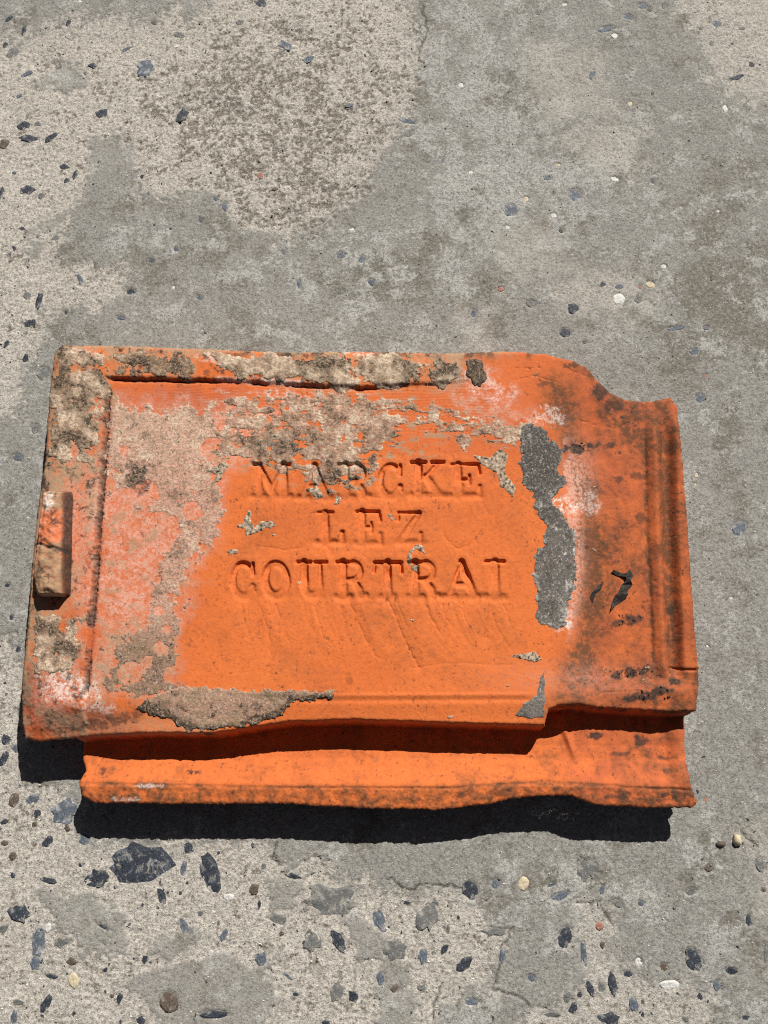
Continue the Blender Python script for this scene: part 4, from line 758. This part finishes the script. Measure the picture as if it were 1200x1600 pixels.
# --- nib (hanging lug) on the left rim
def make_nib():
    ZN = 0.0505
    X0 = unproj(40, 930, ZN)[0]; X1 = unproj(135, 760, ZT)[0] + 0.004; Y1 = unproj(90, 748, ZT)[1]; Y0 = unproj(70, 965, ZT)[1]
    xs = np.arange(X0, X1, 0.00055); ys = np.arange(Y0, Y1, 0.00055); X, Y = np.meshgrid(xs, ys)
    ax, ay = [a.astype(np.float32) for a in proj(X, Y, ZN)]; bx, by = [a.astype(np.float32) for a in proj(X, Y, ZT)]
    nz = fbm(bx, by, 14, 4, 91); nl = fbm(bx, by, 45, 3, 95)
    inner = sdf(ax, ay, [(66, 772), (74, 768), (93, 770), (92, 926), (58, 926), (52, 900), (57, 850)], 80)
    outer = sdf(bx, by, [(66, 762), (122, 764), (121, 800), (116, 935), (53, 935), (54, 880), (62, 800)], 80)
    t = ss(0, 1, outer / (outer + np.clip(-inner, 0, None) + 1e-3)); t = np.where(inner > 0, 1, t); t = np.where(outer <= 0, 0, t)
    front = ss(-1.0, 2.0, outer)
    z = ZT - 0.002 + (ZN - ZT + 0.002) * t + 0.0012 * nz * t + 0.0012 * nl * t
    z -= 0.002 * (1 - ss(0, 9, np.where(inner > 0, inner, 0))) * t
    crk = np.exp(-((by - 858 + 4 * nz - (bx - 80) * 0.25) / 2.2) ** 2); z -= 0.0012 * crk * t
    z = np.where(outer <= 0, ZT - 0.004, z)
    P2 = np.stack([X - ORG[0], Y - ORG[1], z], -1).reshape(-1, 3); m, k = X.shape; ii = np.arange(m * k).reshape(m, k)
    c = (outer[:-1, :-1] > -3) & (outer[1:, 1:] > -3); a, b = np.nonzero(c)
    q = np.stack([ii[a, b], ii[a, b + 1], ii[a + 1, b + 1], ii[a + 1, b]], -1); vid, inv = np.unique(q.ravel(), return_inverse=True)
    side = ss(91, 97, ax + 1.5 * nl)                     # worn dark flank towards the pan
    upper = 1 - ss(850, 862, by); mort = np.clip((1 - upper) + (1 - ss(795, 812, by)), 0, 1) * (1 - side)
    w1 = np.stack([0.25 * upper + 0.2 * nz, np.clip(0.80 * side + 0.12 * nz + 0.7 * crk, 0, 1), np.clip(side * 0.78 + 0.9 * crk + 0.8 * ss(0.12, 0.45, fbm(bx, by, 20, 4, 99, 0.75)) * (1 - side), 0, 1)], -1).reshape(-1, 3)
    w2 = np.stack([np.clip(0.9 * ss(0.4, 0.7, blob(ax, ay, 74, 780, 12, 18) + 0.5 * nz), 0, 1) + 0 * ax, np.clip(mort * (0.95 + 0.5 * nz) + 0.3 * ss(0.0, 0.4, nl), 0, 1), 0.35 + 0 * ax], -1).reshape(-1, 3)
    o = mesh_from("nib", P2[vid], inv.reshape(-1, 4), M_CLAY, tile, None, {'wear': np.clip(w1[vid], 0, 1), 'wear_more': np.clip(w2[vid], 0, 1)})
    o['label'] = "raised hanging nib with a dark worn flank"
make_nib()

# ------------------------------------------------------------------ small things lying about
def tile_z(qx, qy):
    X, Y = unproj(qx, qy, ZT - 0.004); i = int(np.clip(np.searchsorted(tys, Y), 0, ny - 1)); j = int(np.clip(np.searchsorted(txs, X), 0, nx - 1)); return float(TZ[i, j])
def dark_mat(name, c, c2):
    n = NT(name, 0.75, 0.3); n.color(n.mix(n.ramp(n.noise(500, 4, 0.7), 0.4, 0.65), c, c2)); n.bump(n.noise(800, 3, 0.6), 0.6, 0.0004); return n.m
M_LEAF = dark_mat("charred_leaf", (0.012, 0.010, 0.009), (0.040, 0.032, 0.027))
M_SOIL = dark_mat("dried_soil", (0.018, 0.014, 0.011), (0.070, 0.048, 0.034))
def leaf(center, outline, label, curl=0.0012):
    z0 = tile_z(*center); X0, Y0 = unproj(*center, z0)
    n = len(outline); vs = []; r = random.Random(int(center[0]))
    pts = [unproj(a, b, z0) for a, b in outline]
    for dz in (0.0, 0.00035):
        for k, (x, y) in enumerate(pts): vs.append((x - X0, y - Y0, dz + 0.0003 + curl * r.uniform(0.1, 1.0) * (k % 3) * 0.5))
    fs = []
    for a, b, c in tessellate_polygon([[Vector((x, y, 0)) for x, y in pts]]): fs += [(a, b, c), (n + c, n + b, n + a)]
    for k in range(n):
        j = (k + 1) % n; fs.append((k, n + k, n + j, j))
    o = poly_obj("leaf_fragment", vs, fs, M_LEAF); o.location = (X0, Y0, z0)
    tag(o, label, "leaf"); return o
leaf((972, 922), [(984, 890), (989, 900), (984, 908), (988, 914), (978, 925), (980, 930), (970, 941), (963, 944), (953, 954), (956, 942), (960, 931), (966, 926), (971, 914), (977, 908), (976, 902), (964, 900), (955, 894), (958, 891), (970, 896), (978, 896)], "large curled black leaf fragment lying on the right channel of the tile", 0.0022)
leaf((931, 925), [(943, 908), (940, 918), (930, 928), (926, 942), (921, 934), (924, 926), (934, 916)], "thin black leaf sliver left of the larger leaf fragment")
def crumbs(name, center, spread, count, label, seed, zf=None, mat=M_SOIL, big=0.0011):
    r = random.Random(seed); vs = []; fs = []; z0 = tile_z(*center) if zf is None else zf; X0, Y0 = unproj(*center, z0)
    for i in range(count):
        a = r.gauss(0, spread[0]); b = r.gauss(0, spread[1]); X, Y = unproj(center[0] + a, center[1] + b, z0)
        zz = tile_z(center[0] + a, center[1] + b) - z0 if zf is None else 0.0
        if abs(zz) > 0.003: continue
        s = big * (0.22 + 1.0 * r.random() ** 2.5); k0 = len(vs)
        for t in range(5):
            an = t * 1.2566 + r.uniform(-.3, .3); vs.append((X - X0 + math.cos(an) * s * r.uniform(.6, 1.2), Y - Y0 + math.sin(an) * s * r.uniform(.5, 1.0), zz - 0.0002))
        for t in range(3):
            an = t * 2.094 + r.uniform(-.3, .3); vs.append((X - X0 + math.cos(an) * s * .45, Y - Y0 + math.sin(an) * s * .45, zz + s * r.uniform(0.4, 0.8)))
        vs.append((X - X0, Y - Y0, zz - 0.0003))
        fs += [(k0 + 5, k0 + 6, k0 + 7)]
        m = [5, 5, 6, 6, 7]
        for t in range(5):
            j = (t + 1) % 5; fs.append((k0 + t, k0 + j, k0 + m[t]))
            if m[t] != m[j]: fs.append((k0 + j, k0 + m[j], k0 + m[t]))
    o = poly_obj(name, vs, fs, mat); o.location = (X0, Y0, z0); tag(o, label, "soil", None, 'stuff'); return o
crumbs("soil_crumbs", (992, 1050), (24, 4), 46, "black soil crumbs in the right channel above the front step", 3)
crumbs("soil_crumbs", (1020, 1084), (22, 6), 50, "black soil crumbs near the front right corner of the tile", 4)
crumbs("soil_crumbs", (984, 968), (14, 6), 30, "black soil crumbs below the curled leaf fragment", 5)
crumbs("soil_crumbs", (908, 696), (14, 3.5), 26, "black soil crumbs beside the top of the grey smear", 6)

# loose pebbles on the concrete
def pebble(qx, qy, w, h, mat, label, seed):
    r = random.Random(seed); z0 = ground_z(qx, qy); X0, Y0 = unproj(qx, qy, 0); s = 0.00041; vs = []; fs = []; N = 9
    ang = [(k + r.uniform(-.25, .25)) / N * 6.2832 for k in range(N)]; rr = [r.uniform(.82, 1.08) for _ in ang]
    lev = ((0.75, 0.0), (1.0, 0.35), (0.8, 0.75), (0.4, 0.98))
    H = min(w, h) * s * 0.62
    for sc, z in lev:
        for a, q in zip(ang, rr): vs.append((math.cos(a) * q * sc * w * s / 2, math.sin(a) * q * sc * h * s / 2, z * H * r.uniform(.92, 1.05) - 0.0003))
    vs.append((0, 0, H)); 
    for l in range(3):
        for k in range(N): fs.append((l * N + k, l * N + (k + 1) % N, (l + 1) * N + (k + 1) % N, (l + 1) * N + k))
    for k in range(N): fs.append((3 * N + k, 3 * N + (k + 1) % N, 4 * N))
    o = poly_obj("loose_pebble", vs, fs, mat, None, True); o.location = (X0, Y0, z0); tag(o, label, "pebble"); return o
pebble(1150, 1312, 15, 19, ST_MATS['y'], "pale cream loose pebble on the concrete right of the tile's shadow", 1)
pebble(1125, 1318, 17, 9, ST_MATS['n'], "dark brown loose chip just left of the cream pebble", 2)

# wisp of cobweb under the front lip
def cobweb():
    r = random.Random(9); vs = []; fs = []; cx, cy, cz = *unproj(884, 1266, 0.0150), 0.0150
    for s in range(55):
        u = r.gauss(0, 1); x = u * 0.012; y = r.gauss(-0.0010, 0.0022); z = r.gauss(0.0, 0.0016); a = r.uniform(0, 6.28); L = r.uniform(0.003, 0.009); seg = 7; rad = 0.000022
        pts = []
        for k in range(seg): pts.append((x, y, z)); a += r.uniform(-0.8, 0.8); x += math.cos(a) * L / seg; y += math.sin(a) * L / seg * 0.6; z += r.uniform(-.5, .5) * L / seg
        b = len(vs)
        for p in pts:
            for t in range(3): vs.append((p[0] + rad * math.cos(t * 2.094), p[1] + rad * math.sin(t * 2.094) * 0.7, p[2] + rad * math.sin(t * 2.094 + 1)))
        for k in range(seg - 1):
            for t in range(3): fs.append((b + k * 3 + t, b + k * 3 + (t + 1) % 3, b + k * 3 + 3 + (t + 1) % 3, b + k * 3 + 3 + t))
    n = NT("cobweb_fibre", 0.7, 0.2); n.color((0.28, 0.28, 0.28))
    o = poly_obj("cobweb_wisp", vs, fs, n.m); o.location = (cx, cy, cz)
    tag(o, "white cobweb wisp hanging in the dark gap under the tile's front lip", "cobweb")
cobweb()
